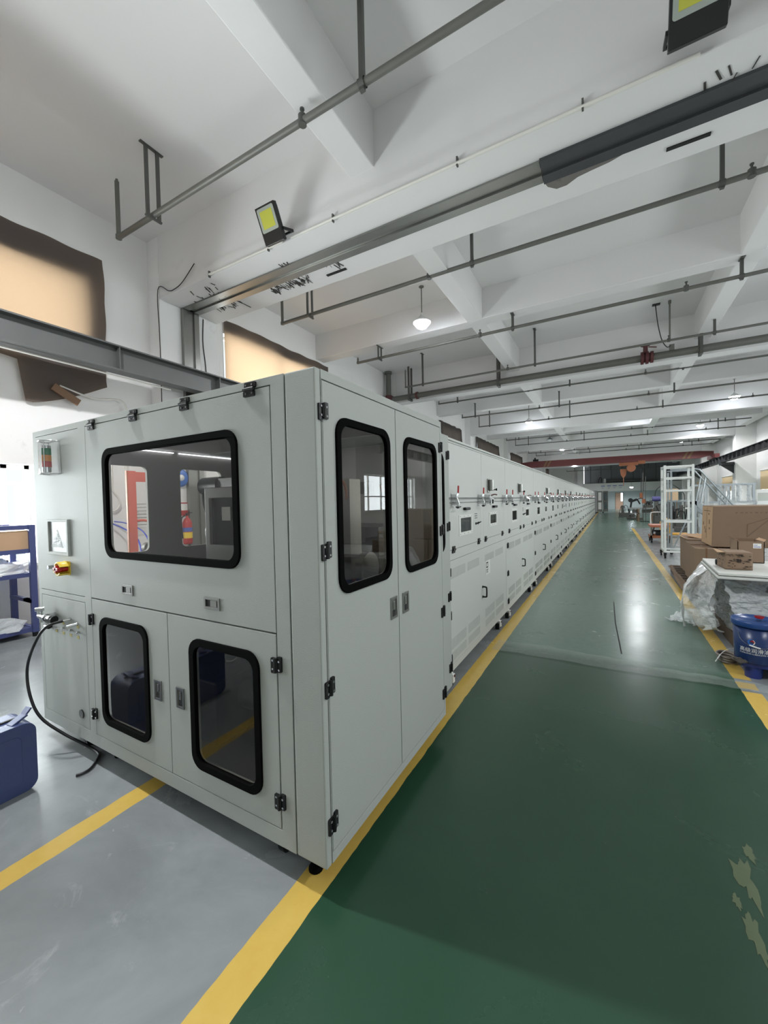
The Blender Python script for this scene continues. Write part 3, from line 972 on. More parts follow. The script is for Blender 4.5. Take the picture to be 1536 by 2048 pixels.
def screws(b, C, U, V, N, du, dv, r=.0045):
    C, U, V, N = Vector(C), Vector(U), Vector(V), Vector(N)
    for i in (-1, 1):
        for j in (-1, 1):
            p = C + U * (du * i) + V * (dv * j)
            b.cyl(p, p + N * .0025, r, 8)


def hinge_mesh(U, V, N, a=.056, h=.062):
    """U across the seam, V along it"""
    U, V, N = Vector(U), Vector(V), Vector(N)
    b = MB()
    for s in (-1, 1):
        u0, u1 = (.006, a / 2) if s > 0 else (-a / 2, -.006)
        vo = s * .004
        b.plate(N * .008, U, V, N, rr(u0, -h / 2 + vo, u1, h / 2 + vo, .004, 2), th=.008)
    b.plate(N * .012, U, V, N, rr(-.011, -h / 2 + .006, .011, h / 2 - .006, .004, 2), th=.012)
    b.cyl(N * .010 - V * (h / 2 - .002), N * .010 + V * (h / 2 - .002), .0075, 8)
    b.m(1)
    screws(b, N * .008, U, V, N, a / 2 - .011, h / 2 - .014)
    return b


HM = {}


def hinge(kind, loc, parent, name='hinge'):
    if kind not in HM:
        dirs = dict(front_h=(UP, FX, FN), front_v=(FX, UP, FN), side_v=(SY, UP, SN), side_h=(UP, SY, SN))[kind]
        o = hinge_mesh(*dirs).build(name, ['black', 'chrome'], parent)
        HM[kind] = o.data
    else:
        o = bpy.data.objects.new(name, HM[kind])
        col.objects.link(o)
        o.parent = parent
    o.location = loc
    return o


def flush_pull(name, C, U, V, N, w, h, parent):
    C, U, V, N = Vector(C), Vector(U), Vector(V), Vector(N)
    b = MB()
    m = .011
    b.plate(C + N * .006, U, V, N, rect(-w / 2, -h / 2, w / 2, h / 2), [rect(-w / 2 + m, -h / 2 + m, w / 2 - m, h / 2 - m)], .006)
    b.plate(C + N * .001, U, V, N, rect(-w / 2 + m * .6, -h / 2 + m * .6, w / 2 - m * .6, h / 2 - m * .6), th=.001)
    o = b.build(name, 'steel', parent, bevel=.0015)
    k = MB()
    if w > h:
        k.plate(C + N * .0045, U, V, N, rect(-w * .10, -h * .24, w * .30, h * .24), th=.003)
    else:
        k.plate(C + N * .0045, U, V, N, rect(-w * .14, -h * .10, w * .14, h * .30), th=.003)
    k.build('latch_paddle', 'steel', o, bevel=.001)
    g = MB()
    if w > h:
        g.plate(C + N * .002, U, V, N, rect(-w * .38, -h * .26, -w * .12, h * .26), th=.001)
    else:
        g.plate(C + N * .002, U, V, N, rect(-w * .2, -h * .42, w * .2, -h * .12), th=.001)
    g.build('recess_shade', 'gap', o)  # flat black plate stands in for the shade of a recess
    return o


def framed_window(org, U, N, r, parent, gw=.034, rad=.07):
    """black rubber gasket and smoked pane; r = outer gasket rect"""
    O, Nn = Vector(org), Vector(N)
    u0, v0, u1, v1 = r
    inner = rr(u0 + gw, v0 + gw, u1 - gw, v1 - gw, rad - gw * .55, 6)
    g = MB().plate(O + Nn * .010, U, UP, N, rr(*r, rad, 6), [inner], .02).build('window_gasket', 'rubber', parent, bevel=.004)
    MB().plate(O + Nn * -.001, U, UP, N, rr(u0 + gw * .6, v0 + gw * .6, u1 - gw * .6, v1 - gw * .6, rad * .6, 6), th=.004).build('window_pane', 'glass', parent)
    return inner


def wh(r, gw=.034, rad=.07):
    u0, v0, u1, v1 = r
    return rr(u0 + gw * .8, v0 + gw * .8, u1 - gw * .8, v1 - gw * .8, rad * .6, 6)


# front
MB().plate(OF, FX, UP, FN, rect(-W, ZB, -.151, ZT), [rect(-1.664, .190, -.222, 1.968), rect(-2.298, .9825, -1.737, .986), rect(-2.298, 1.963, -1.748, 1.966), rect(-2.297, .194, -1.735, .951)], .03).build('front_frame', 'body', cab, bevel=.0015)
MB().box(-.146, 0, ZB, 0, .033, ZT).build('corner_post', 'body', cab, bevel=.006)
wr1 = (-1.478, 1.229, -.413, 1.820)
hatch = MB().plate(OF, FX, UP, FN, rect(-1.6636, .988, -.2265, 1.9635), [wh(wr1)], .025).build('hatch_door', 'body', cab, bevel=.0015)
framed_window(OF, FX, FN, wr1, hatch)
for x in (-1.583, -1.167, -.751, -.330):
    hinge('front_h', (x, 0, 1.965), hatch)
flush_pull('hatch_latch', (-1.282, 0, 1.066), FX, UP, FN, .104, .054, hatch)
flush_pull('hatch_latch', (-.606, 0, 1.066), FX, UP, FN, .104, .054, hatch)
wl_ = (-1.573, .285, -1.110, .893)
dl = MB().plate(OF, FX, UP, FN, rect(-1.6615, .194, -.9465, .9815), [wh(wl_)], .025).build('lower_door', 'body', cab, bevel=.0015)
framed_window(OF, FX, FN, wl_, dl)
hinge('front_v', (-1.668, 0, .862), dl)
hinge('front_v', (-1.668, 0, .313), dl)
flush_pull('door_latch', (-1.037, 0, .586), FX, UP, FN, .058, .10, dl)
wr_ = (-.776, .285, -.322, .893)
dr2 = MB().plate(OF, FX, UP, FN, rect(-.9425, .194, -.2285, .9815), [wh(wr_)], .025).build('lower_door', 'body', cab, bevel=.0015)
framed_window(OF, FX, FN, wr_, dr2)
hinge('front_v', (-.225, 0, .862), dr2)
hinge('front_v', (-.225, 0, .308), dr2)
flush_pull('door_latch', (-.858, 0, .586), FX, UP, FN, .058, .10, dr2)
pu = cab
MB().box(-2.31, .029, .97, -1.70, .033, 1.98).build('seam_backing', 'gap', cab)
pl = MB().plate(OF, FX, UP, FN, rect(-2.295, .197, -1.738, .948), [], .02).build('supply_panel', 'body', cab, bevel=.0015)
# signal lamp behind a clear guard
sg = MB().plate((-2.045, -.001, 1.815), FX, UP, FN, rr(-.078, -.108, .078, .108, .05), th=.003).build('signal_lamp_plate', 'body', pu)
g = MB()
for (z0, z1, m) in ((1.745, 1.785, 0), (1.790, 1.825, 1), (1.830, 1.865, 2)):
    pass
for (z0, z1, m) in ((1.755, 1.790, 'lampred'), (1.792, 1.827, 'lampamber'), (1.829, 1.868, 'lampgreen')):
    MB().cyl((-2.045, -.04, z0), (-2.045, -.04, z1), .024, 14).build('signal_lens', m, pu)
MB().cyl((-2.045, -.04, 1.725), (-2.045, -.04, 1.755), .022, 14).cyl((-2.045, -.04, 1.868), (-2.045, -.04, 1.885), .024, 14).build('signal_lamp_base', 'chrome', pu)
gp = []
for k in range(13):
    a = PI * k / 12
    gp.append((-2.045 - .072 * math.cos(a), -.075 * math.sin(a)))
gb = MB()
vv = [(x, y, z) for z in (1.715, 1.912) for x, y in gp]
gb.add(vv, [(i, i + 1, 13 + i + 1, 13 + i) for i in range(12)], True)
gb.add(vv, [tuple(range(12, -1, -1)), tuple(range(13, 26))], False)
gb.build('lamp_guard', 'guard', pu)
ge = MB()
for z in (1.715, 1.912):
    ge.tube([(x, y, z) for x, y in gp], .0035, 6, 1)
for k in (0, 4, 8, 12):
    ge.cyl((gp[k][0], gp[k][1], 1.715), (gp[k][0], gp[k][1], 1.912), .0028, 6)
ge.build('guard_frame', 'chrome', pu)
# document pocket with a film bag in it
dp = MB().plate((-2.018, -.014, 1.328), FX, UP, FN, rect(-.135, -.112, .135, .108), [rect(-.118, -.094, .112, .094)], .014).build('document_frame', 'body', pu, bevel=.002)
MB().plate((-2.018, -.003, 1.328), FX, UP, FN, rect(-.118, -.094, .112, .094), th=.002).build('document_window', 'monitor', pu)
bag = MB()
for k in range(7):
    a = -.9 + k * .3
    bag.add([(-2.03, -.006, 1.38), (-2.03 + .085 * math.sin(a) - .01, -.012 - .006 * (k % 2), 1.27), (-2.03 + .085 * math.sin(a + .3), -.007, 1.262)], [(0, 1, 2)])
bag.build('film_bag', 'film', dp, recalc=False)
# key switch and isolator
MB().cyl((-2.118, 0, 1.137), (-2.118, -.03, 1.137), .012, 14).build('key_switch', 'chrome', pu)
MB().box(-2.126, -.002, 1.098, -2.106, 0, 1.115).build('brass_tag', 'tag', pu)
isw = MB().plate((-1.94, -.002, 1.141), FX, UP, FN, rr(-.045, -.042, .045, .042, .015), [], .002).build('isolator_switch', 'yellow', pu)
ring = MB()
vs = []
for (r, y) in ((.042, 0), (.042, -.05), (.034, -.052), (.030, -.03), (.030, 0)):
    for k in range(18):
        a = 2 * PI * k / 18
        if k in (0, 1, 17):
            rr_ = r
        vs.append((-1.94 + r * math.cos(a), y, 1.141 + r * math.sin(a)))
ring.add(vs, [(j * 18 + i, j * 18 + (i + 1) % 18, (j + 1) * 18 + (i + 1) % 18, (j + 1) * 18 + i) for j in range(4) for i in range(18) if i not in (16, 17, 0)], True)
ring.build('switch_guard', 'yellow', isw, recalc=False)
MB().cyl((-1.94, 0, 1.141), (-1.94, -.04, 1.141), .02, 14).box(-1.972, -.062, 1.131, -1.908, -.04, 1.151).box(-1.952, -.062, 1.120, -1.93, -.04, 1.162).build('switch_knob', 'red', isw, bevel=.003)
# supply fittings and toggles
ft = MB().cyl((-2.12, 0, .830), (-2.12, -.05, .830), .020, 12).cyl((-2.20, -.05, .830), (-2.05, -.05, .830), .017, 14).cyl((-2.20, -.05, .825), (-2.20, -.05, .872), .015, 12).cyl((-2.21, -.07, .872), (-2.19, -.03, .872), .013, 10)
ft.cyl((-2.185, -.05, .83), (-2.185, -.05, .79), .010, 10).cyl((-2.105, -.05, .83), (-2.105, -.05, .785), .011, 10).cyl((-2.12, -.05, .83), (-2.10, -.05, .83), .024, 14)
ft.build('air_fitting', 'chrome', pl)
MB().cyl((-2.095, -.05, .823), (-2.03, -.04, .823), .023, 14).cyl((-2.205, -.02, .752), (-2.16, -.02, .758), .015, 10).cyl((-2.18, 0, .755), (-2.18, -.02, .755), .012, 10).build('gauge_knob', 'black', pl)
MB().cyl((-1.84, 0, .812), (-1.856, -.05, .806), .009, 10).cyl((-1.925, 0, .830), (-1.935, -.035, .828), .007, 10).build('spigot', 'chrome', pl)
for k, x in enumerate((-2.11, -2.018, -1.926, -1.835)):
    if k:
        MB().cyl((x + .01, 0, .765 - .0), (x + .01, -.012, .765), .007, 8).cyl((x + .01, -.01, .765), (x - .006, -.045, .770), .0025, 6).build('toggle_switch', 'chrome', pl)
    MB().box(x - .011, -.0015, .724, x + .013, 0, .740).build('brass_tag', 'tag', pl)
    if k:
        MB().box(x - .011, -.0015, .786, x + .013, 0, .802).build('brass_tag', 'tag', pl)
MB().cyl((-1.826, 0, .272), (-1.826, -.006, .272), .026, 18).build('grommet', 'black', pl)

# aisle side: two tall doors
MB().plate(OS, SY, UP, SN, rect(.036, ZB, 1.25, ZT), [rect(.0395, .160, 1.2275, 1.964)], .03).build('side_frame', 'body', cab, bevel=.0015)
ws1, ws2 = (.116, 1.132, .553, 1.842), (.705, 1.120, 1.150, 1.842)
d1 = MB().plate(OS, SY, UP, SN, rect(.0420, .164, .6225, 1.960), [wh(ws1)], .025).build('side_door', 'body', cab, bevel=.0015)
d2 = MB().plate(OS, SY, UP, SN, rect(.6285, .164, 1.2245, 1.960), [wh(ws2)], .025).build('side_door', 'body', cab, bevel=.0015)
framed_window(OS, SY, SN, ws1, d1, .03)
framed_window(OS, SY, SN, ws2, d2, .03)
for z in (1.843, 1.320, .801, .278):
    hinge('side_v', (0, .040, z), d1)
    hinge('side_v', (0, 1.226, z - .006), d2)
flush_pull('door_latch', (0, .568, .979), SY, UP, SN, .066, .105, d1)
flush_pull('door_latch', (0, .697, .977), SY, UP, SN, .066, .105, d2)
# recessed narrow bay behind the doors
ws3 = (1.262, 1.136, 1.535, 1.836)
MB().plate((-.1, 0, 0), SY, UP, SN, rect(1.25, ZB, 1.65, 1.975), [wh(ws3)], .03).build('narrow_bay_panel', 'body', cab, bevel=.0015)
framed_window((-.1, 0, 0), SY, SN, ws3, cab, .03)
MB().box(-.12, 1.22, ZB, -.0305, 1.25, ZT).build('bay_return', 'body', cab)
for z in (1.83, 1.31, .795, .27):
    hinge('side_v', (-.1, 1.620, z), cab)
MB().box(-.22, 1.6505, ZB, -.19, 1.778, 1.96).build('joining_strip', 'body', cab)
# roof, floor pan, far walls, added lining with the inside shade in its colour
MB().box(-W, 0.031, 1.986, -.0305, 1.25, ZT).box(-W, 1.25, 1.962, -.131, 1.65, 1.975).build('roof', 'body', cab)
MB().box(-W + .02, .032, ZB, -.032, 1.22, ZB + .02).box(-W + .02, 1.22, ZB, -.132, 1.648, ZB + .02).build('floor_pan', 'inner', cab)
wf1, wf2 = (.27, 1.12, .745, 1.85), (.975, 1.12, 1.45, 1.85)
slots = [rect(.594, 1.952, .94, 1.964), rect(.992, 1.952, 1.60, 1.964)]
MB().plate((-W, 0, 0), SY, UP, (-1, 0, 0), rect(.031, ZB, 1.65, ZT - .015), [wh(wf1), wh(wf2)] + slots, .02).build('window_side_wall', 'body', cab)
MB().plate((-W + .025, 0, 0), SY, UP, (1, 0, 0), rect(.031, ZB, 1.62, 1.96), [wh(wf1), wh(wf2)], .004).build('shade_lining', 'inner', cab)
MB().plate((0, 1.65, 0), FX, UP, (0, 1, 0), rect(-W, ZB, -.13, 1.96), [], .02).build('rear_wall', 'body', cab)
MB().box(-W + .03, 1.615, ZB + .02, -.135, 1.627, 1.95).build('inner_back', 'inner', cab)
MB().box(-W + .03, .04, 1.97, -.04, 1.24, 1.984).build('inner_roof', 'inner', cab)
MB().box(-W + .035, .04, .975, -.04, 1.24, .995).box(-W + .035, 1.24, .975, -.14, 1.6, .995).build('machine_deck', 'deck', cab)
MB().box(-1.72, .045, ZB + .02, -1.70, 1.6, .97).build('inner_partition', 'inner', cab)
MB().box(-W + .03, .60, 1.950, -W + .045, .94, 1.957).build('light_strip', 'tube', cab)
MB().box(-W + .03, .99, 1.950, -W + .045, 1.58, 1.957).build('light_strip', 'tube', cab)
# what stands inside: arm, console, motors
ar = MB().box(-1.98, .98, 1.62, -1.25, 1.08, 1.72).cyl((-2.02, 1.03, 1.66), (-1.80, 1.03, 1.66), .075, 16).cyl((-1.60, 1.05, 1.72), (-1.60, 1.05, 1.0), .06, 14)
ar.build('robot_arm', 'black_metal', cab, bevel=.006)
MB().tube([(-1.95, .96, 1.6), (-1.9, .93, 1.5), (-1.82, .92, 1.35), (-1.72, .92, 1.15), (-1.65, .95, 1.0)], .012, 6).tube([(-1.95, 1.0, 1.6), (-1.88, .95, 1.56), (-1.8, .95, 1.58), (-1.78, 1.0, 1.63)], .008, 6).build('arm_cable', 'cable', cab)
mo = MB().plate((-1.29, .60, 1.36), FX, UP, FN, rect(-.16, -.30, .17, .26), [rect(-.115, -.12, .12, .19)], .05).build('console', 'monitor', cab, bevel=.004)
MB().box(-1.41, .62, 1.23, -1.17, .64, 1.56).build('console_screen', 'screen', mo)
MB().box(-1.30, .615, 1.40, -1.22, .619, 1.49).build('sticker', 'paper', mo)
MB().lathe([(.001, 0), (.11, 0), (.11, .04), (.03, .05), (.001, .05)], (-1.55, .75, 1.30), 24, 'y').box(-1.60, .72, 1.0, -1.50, .80, 1.25).build('winding_disc', 'black_metal', cab)
MB().box(-1.98, .30, .996, -1.30, .50, 1.10).cyl((-1.9, .28, 1.10), (-1.5, .28, 1.14), .02, 8).build('feed_table', 'machine_dark', cab, bevel=.004)
MB().box(-1.88, .27, 1.02, -1.80, .275, 1.09).build('sticker', 'paper', cab)
MB().box(-.62, .2, .996, -.25, .62, 1.42).cyl((-.45, .3, 1.42), (-.45, .3, 1.62), .035, 12).cyl((-.32, .3, 1.42), (-.32, .3, 1.62), .035, 12).build('press_unit', 'machine_dark', cab, bevel=.005)
MB().box(-.66, .18, 1.32, -.22, .2, 1.43).build('press_plate', 'tag', cab)
MB().box(-.30, .5, 1.0, -.20, .60, 1.62).cyl((-.22, .62, 1.15), (-.16, .62, 1.15), .09, 20).build('guide_column', 'steel', cab)
MB().box(-.8, .78, .996, -.2, 1.15, 1.36).cyl((-.5, .9, 1.36), (-.5, .9, 1.56), .06, 14).box(-.7, .8, 1.55, -.3, .9, 1.62).build('drive_unit', 'machine_dark', cab, bevel=.006)
MB().tube([(-.3, .3, 1.5), (-.25, .33, 1.62), (-.2, .45, 1.6), (-.25, .55, 1.45), (-.3, .7, 1.3)], .008, 6).tube([(-.25, .9, 1.6), (-.2, .92, 1.4), (-.22, .95, 1.1)], .009, 6).build('loose_cable', 'orange', cab)
MB().box(-1.45, .3, ZB + .02, -1.0, .8, .5).cyl((-1.3, .35, .7), (-1.1, .35, .7), .03, 10).cyl((-1.2, .3, .68), (-1.2, .3, .76), .02, 10).build('pump_unit', 'machine_dark', cab, bevel=.01)
MB().cyl((-.9, .45, .42), (-.25, .45, .42), .09, 18).cyl((-.75, .3, .8), (-.6, .3, .78), .025, 10).tube([(-.7, .25, .78), (-.72, .25, .74), (-.8, .26, .68), (-.88, .28, .66)], .006, 6).build('pneumatic_unit', 'machine_dark', cab)
for (x, y) in ((-.13, .09), (-1.66, .12), (-2.2, .2), (-.2, 1.1), (-2.2, 1.3)):
    MB().lathe([(.001, 0), (.030, 0), (.030, .008), (.02, .022), (.009, .026), (.009, .12)], (x, y, 0), 16).build('levelling_foot', 'rubber', cab)
MB().box(-W + .01, .02, ZB - .006, -.012, 1.24, ZB - .001).box(-W + .01, 1.24, ZB - .006, -.112, 1.64, ZB - .001).build('underside_pan', 'gap', cab)
for (x, y) in ((-.30, .10), (-1.95, .10)):
    MB().cyl((x - .015, y, .035), (x + .015, y, .035), .035, 14).box(x - .03, y - .03, .07, x + .03, y + .03, .12).build('caster', 'black', cab)

hose = MB().tube([(-1.93, -.035, .828), (-1.985, -.10, .80), (-2.06, -.13, .70), (-2.15, -.14, .54), (-2.13, -.14, .38), (-2.08, -.11, .24), (-1.985, -.03, .12), (-1.90, .05, .03), (-1.79, .06, .010), (-1.733, .03, .010), (-1.672, -.03, .010), (-1.66, -.075, .010), (-1.674, -.106, .010)], .008, 8, 8)
tag(hose.build('air_hose', 'cable'), 'black air hose looping from the cabinet panel down to the floor', 'hose')

# ================================================================== OVEN LINE
OX, PITCH_Y, Y0, NOV = -.19, 2.09, 1.78, 17


def toggle_clamp(y, parent, flat=False):
    """clamp in module coordinates (x = 0 is the oven face)"""
    o = MB().box(0, y - .03, 1.455, .006, y + .0, 1.555).box(.006, y - .026, 1.46, .045, y - .022, 1.55).box(.006, y - .010, 1.46, .045, y - .006, 1.55)
    o.obox((.03, y - .016, 1.545), (.055, y - .016, 1.47), .012, .02).obox((.052, y - .016, 1.475), (.052, y - .016, 1.445), .016, .012)
    if flat:
        o.obox((.03, y - .01, 1.54), (.075, y + .05, 1.50), .012, .014)
    else:
        o.obox((.03, y - .016, 1.52), (.05, y + .002, 1.56), .012, .014)
    o.build('toggle_clamp', 'chrome', parent)
    c = [k for k in parent.children][-1]
    if flat:
        MB().tube([(.05, y + .03, 1.545), (.075, y + .06, 1.555), (.09, y + .10, 1.55)], .007, 6, 3).build('clamp_grip', 'darkred', c)
        MB().cyl((.06, y + .05, 1.50), (.06, y + .05, 1.46), .008, 8).build('clamp_tip', 'black', c)
    else:
        MB().obox((.05, y + .0, 1.555), (.05, y + .01, 1.62), .013, .013).build('clamp_grip', 'red', c, bevel=.003)
        MB().cyl((.052, y - .016, 1.452), (.052, y - .016, 1.435), .013, 8).cyl((.052, y - .06, 1.447), (.052, y + .05, 1.447), .006, 6).build('clamp_tip', 'black', c)


def make_oven():
    t = thing('oven_cabinet', None, 'oven', (OX, Y0, 0), 0, 'white oven cabinets in the long line')
    P = PITCH_Y - .002
    D = -2.0
    # carcass
    MB().box(D, 0, .11, -.012, P, .14).box(D, 0, .14, -.012, .02, 1.985).box(D, P - .02, .14, -.012, P, 1.985).box(D, .02, .14, D + .02, P - .02, 1.985).build('carcass', 'body2', t)
    MB().box(D - .01, 0, 1.985, .012, P, 2.003).build('top_cover', 'body2', t, bevel=.002)
    MB().plate((0, 0, 0), SY, UP, SN, rect(0, .11, P, 1.985), [rect(.012, 1.522, 1.039, 1.968), rect(1.051, 1.522, P - .012, 1.968), rect(.10, 1.096, 1.0, 1.484), rect(1.09, 1.096, 2.0, 1.484), rect(.012, .163, P - .012, 1.014)], .012).build('face_frame', 'body2', t, bevel=.001)
    for (a, b) in ((.015, 1.036), (1.054, P - .015)):
        MB().plate((0, 0, 0), SY, UP, SN, rect(a, 1.525, b, 1.965), [], .01).build('upper_panel', 'body2', t, bevel=.001)
    # flaps with windows
    for k, (a, b, wa, wb, z0, z1) in enumerate(((.1025, .9975, .34, .72, 1.195, 1.372), (1.0925, 1.9975, 1.32, 1.66, 1.215, 1.365))):
        fp = MB().plate((0, 0, 0), SY, UP, SN, rect(a, 1.099, b, 1.481), [rect(wa + .045, z0 + .028, wb - .035, z1 - .028)], .01).build('flap_door', 'body2', t, bevel=.001)
        MB().plate((.004, 0, 0), SY, UP, SN, rect(wa, z0, wb, z1), [rect(wa + .042, z0 + .025, wb - .032, z1 - .025)], .004).build('window_surround', 'white_paint', fp)
        MB().plate((-.004, 0, 0), SY, UP, SN, rect(wa + .045, z0 + .028, wb - .035, z1 - .028), th=.002).build('window_pane', 'wired', fp)
        MB().box(-.16, wa, z0, -.14, wb, z1).box(-.14, wa + .1, z0, -.12, wa + .13, z1).box(-.14, wa + .22, z0, -.12, wa + .24, z1).build('window_backing', 'machine_dark', fp)
        sb = MB()
        for i in range(4):
            for z in (z0 + .012, z1 - .012):
                y = wa + .03 + i * (wb - wa - .06) / 3
                sb.cyl((.004, y, z), (.007, y, z), .004, 6)
        sb.build('window_screw', 'steel', fp)
        g0 = .525 if k == 0 else 1.52
        MB().box(0, g0 - .065, 1.412, .03, g0 + .065, 1.437).build('grip_bar', 'black', fp, bevel=.006)
        for y in ((.19, .915) if k == 0 else (1.165, 1.90)):
            hinge('side_h', (0, y, 1.097), fp)
    for y, fl_ in ((.19, 0), (.94, 0), (1.20, 1), (1.95, 0)):
        toggle_clamp(y, t, fl_)
    MB().cyl((.012, .02, 1.516), (.012, P - .02, 1.516), .004, 6).cyl((.008, .02, 1.483), (.008, P - .02, 1.483), .003, 6).build('tie_rod', 'steel', t)
    # lower door, hinges, D-handle, louvres
    ld = MB().plate((0, 0, 0), SY, UP, SN, rect(.015, .166, P - .015, 1.011), [], .01).build('lower_door', 'body2', t, bevel=.001)
    for z in (.922, .573, .222):
        hinge('side_v', (0, .085, z), ld)
    MB().tube([(0, 1.03, .525), (.035, 1.03, .527), (.042, 1.03, .54), (.042, 1.03, .61), (.035, 1.03, .625), (0, 1.03, .627)], .008, 8, 3).box(0, 1.018, .515, .006, 1.042, .537).box(0, 1.018, .615, .006, 1.042, .637).build('pull_handle', 'black', ld)
    lv = {}
    for (a, b, z0, z1) in ((.12, .50, .862, .945), (.56, .93, .862, .94), (1.13, 1.50, .862, .935), (1.56, 1.93, .862, .935), (.12, .50, .29, .375), (.56, .93, .29, .375), (.12, .50, .19, .262), (.56, .93, .19, .262),
                           (1.13, 1.50, .29, .375), (1.56, 1.93, .29, .375), (1.13, 1.50, .19, .262), (1.56, 1.93, .19, .262)):
        n = int((b - a) / .014)
        vb = MB()
        for i in range(n):
            y = a + i * (b - a) / n
            vb.box(.0, y, z0, .0011, y + .005, z1)
        vb.build('louvre', 'vent', ld)
    # casters
    for y in (.10, 1.70):
        c = MB().cyl((-.04, y, .034), (.004, y, .034), .034, 16).build('caster', 'black', t)
        MB().box(.005, y - .020, .035, .022, y + .020, .105).box(-.07, y - .03, .092, .004, y + .03, .11).build('caster_bracket', 'white', c, bevel=.004)
        MB().cyl((.0, y + .002, .09), (.028, y + .002, .09), .011, 8).build('lock_knob', 'darkred', c)
    return t


def signal_box(t, y):
    o = MB().box(0, y - .032, 1.575, .012, y + .032, 1.722).build('signal_box', 'steel', t, bevel=.008)
    MB().cyl((.035, y, 1.60), (.035, y, 1.71), .026, 12).build('signal_shell', 'steel', o)
    MB().cyl((.01, y + .02, 1.600), (.075, y + .045, 1.606), .006, 8).cyl((.072, y + .045, 1.606), (.084, y + .049, 1.607), .013, 10).build('signal_knob', 'black', o)


def switch_pair(t, y):
    o = MB()
    for d in (0, .07):
        o.cyl((0, y + d, 1.275), (.008, y + d, 1.275), .012, 10).obox((.008, y + d, 1.275), (.03, y + d + .012, 1.29), .008, .008)
    o.box(0, y - .03, 1.365, .002, y + .05, 1.371).box(0, y - .03, 1.345, .002, y + .05, 1.351).box(0, y - .03, 1.325, .002, y + .05, 1.331)
    o.build('switch_pair', 'black', t)


ORD = ['first', 'second', 'third', 'fourth', 'fifth', 'sixth', 'seventh', 'eighth', 'ninth', 'tenth', 'eleventh', 'twelfth', 'thirteenth', 'fourteenth', 'fifteenth', 'sixteenth', 'seventeenth']
proto = make_oven()
ovens = [proto]
for k in range(1, NOV):
    o = dup(proto, (OX, Y0 + k * PITCH_Y, 0))
    ovens.append(o)
for k, o in enumerate(ovens):
    o['label'] = 'white oven cabinet with clamps, %s in line behind the large smoked-window cabinet' % ORD[k]
    if k < 12:
        signal_box(o, (1.29, .80, 1.52, 1.40, 1.2, .9, 1.3, 1.1, .9, 1.2, 1.0, 1.3)[k])
    if k in (0, 4, 8):
        switch_pair(o, .83)
    if k == 1:
        switch_pair(o, 1.13)
# data plate on the first oven's lower door
o0 = ovens[0]
MB().box(0, 1.15, .722, .003, 1.325, .865).build('data_plate', 'white_paint', o0)
MB().plate((.004, 1.20, .822), SY, UP, SN, rect(-.03, -.03, .04, .03), [rect(-.018, -.018, .028, .018)], .001).box(.003, 1.17, .770, .004, 1.245, .777).box(.003, 1.17, .755, .004, 1.235, .761).box(.003, 1.17, .742, .004, 1.24, .747).build('plate_print', 'ink', o0)

# ================================================================== BY THE WINDOW WALL
t = thing('tool_case', 'blue plastic tool case standing upright on the grey floor beside the air hose', 'case', (-1.78, -.62, 0))
b = MB().plate((0, 0, 0), SY, UP, SN, rr(-.36, .0, .385, .365, .055, 6), th=.21)
cs = b.build('case_shell', 'blue_case', t, bevel=.014, seg=3)
MB().plate((.004, 0, 0), SY, UP, SN, rr(-.30, .05, .32, .31, .03, 4), th=.004).build('side_relief', 'blue_case', t, bevel=.003)
MB().box(-.112, -.33, .364, -.098, .35, .372).build('lid_seam', 'gap', t)
MB().tube([(-.10, -.05, .36), (-.10, -.04, .395), (-.10, .04, .402), (-.10, .14, .402), (-.10, .20, .395), (-.10, .21, .36)], .012, 8, 4).build('carry_handle', 'blue_case', t)
for y in (-.22, .29):
    MB().obox((-.05, y, .362), (-.06, y + .07, .392), .05, .012).obox((-.06, y + .06, .388), (-.065, y + .09, .42), .045, .010).build('latch', 'blue_case', t, bevel=.003)
MB().box(.0, -.12, .08, .006, -.06, .084).build('mould_mark', 'white', t)

t = thing('shelf_rack', 'blue steel shelf rack under the bright window', 'rack', (-5.3, -.1, 0))
for (x, y) in ((.28, 1.0), (-.3, 1.0), (.28, -1.1), (-.3, -1.1)):
    MB().box(x - .025, y - .03, .05, x + .025, y + .03, 1.32).build('post', 'blue_shelf', t)
    MB().cyl((x, y, .0), (x, y, .05), .03, 10).build('foot', 'black', t)
for z in (.09, .74, 1.02, 1.30):
    q = MB().box(-.3, -1.1, z - .03, -.26, 1.0, z + .02).box(.25, -1.1, z - .03, .29, 1.0, z + .02).box(-.3, .97, z - .03, .29, 1.01, z + .02).box(-.3, -1.1, z - .03, .29, -1.07, z + .02)
    if z < 1.2:
        q.box(-.28, -1.08, z, .27, .98, z + .012)
    q.build('shelf', 'blue_shelf', t)
MB().box(.10, .96, .40, .29, 1.0, .44).box(-.3, .96, .40, .29, 1.0, .44).build('side_brace', 'blue_shelf', t)
t = thing('carton', 'brown carton on the upper shelf of the blue rack', 'box', (-5.25, .2, 1.035))
MB().box(-.2, -.7, 0, .22, .7, .22).build('box_body', 'carton_lit', t, bevel=.004)
MB().box(.2, -.03, 0, .224, .03, .222).box(-.2, -.03, .221, .22, .03, .224).build('box_tape', 'brown_tape', t)


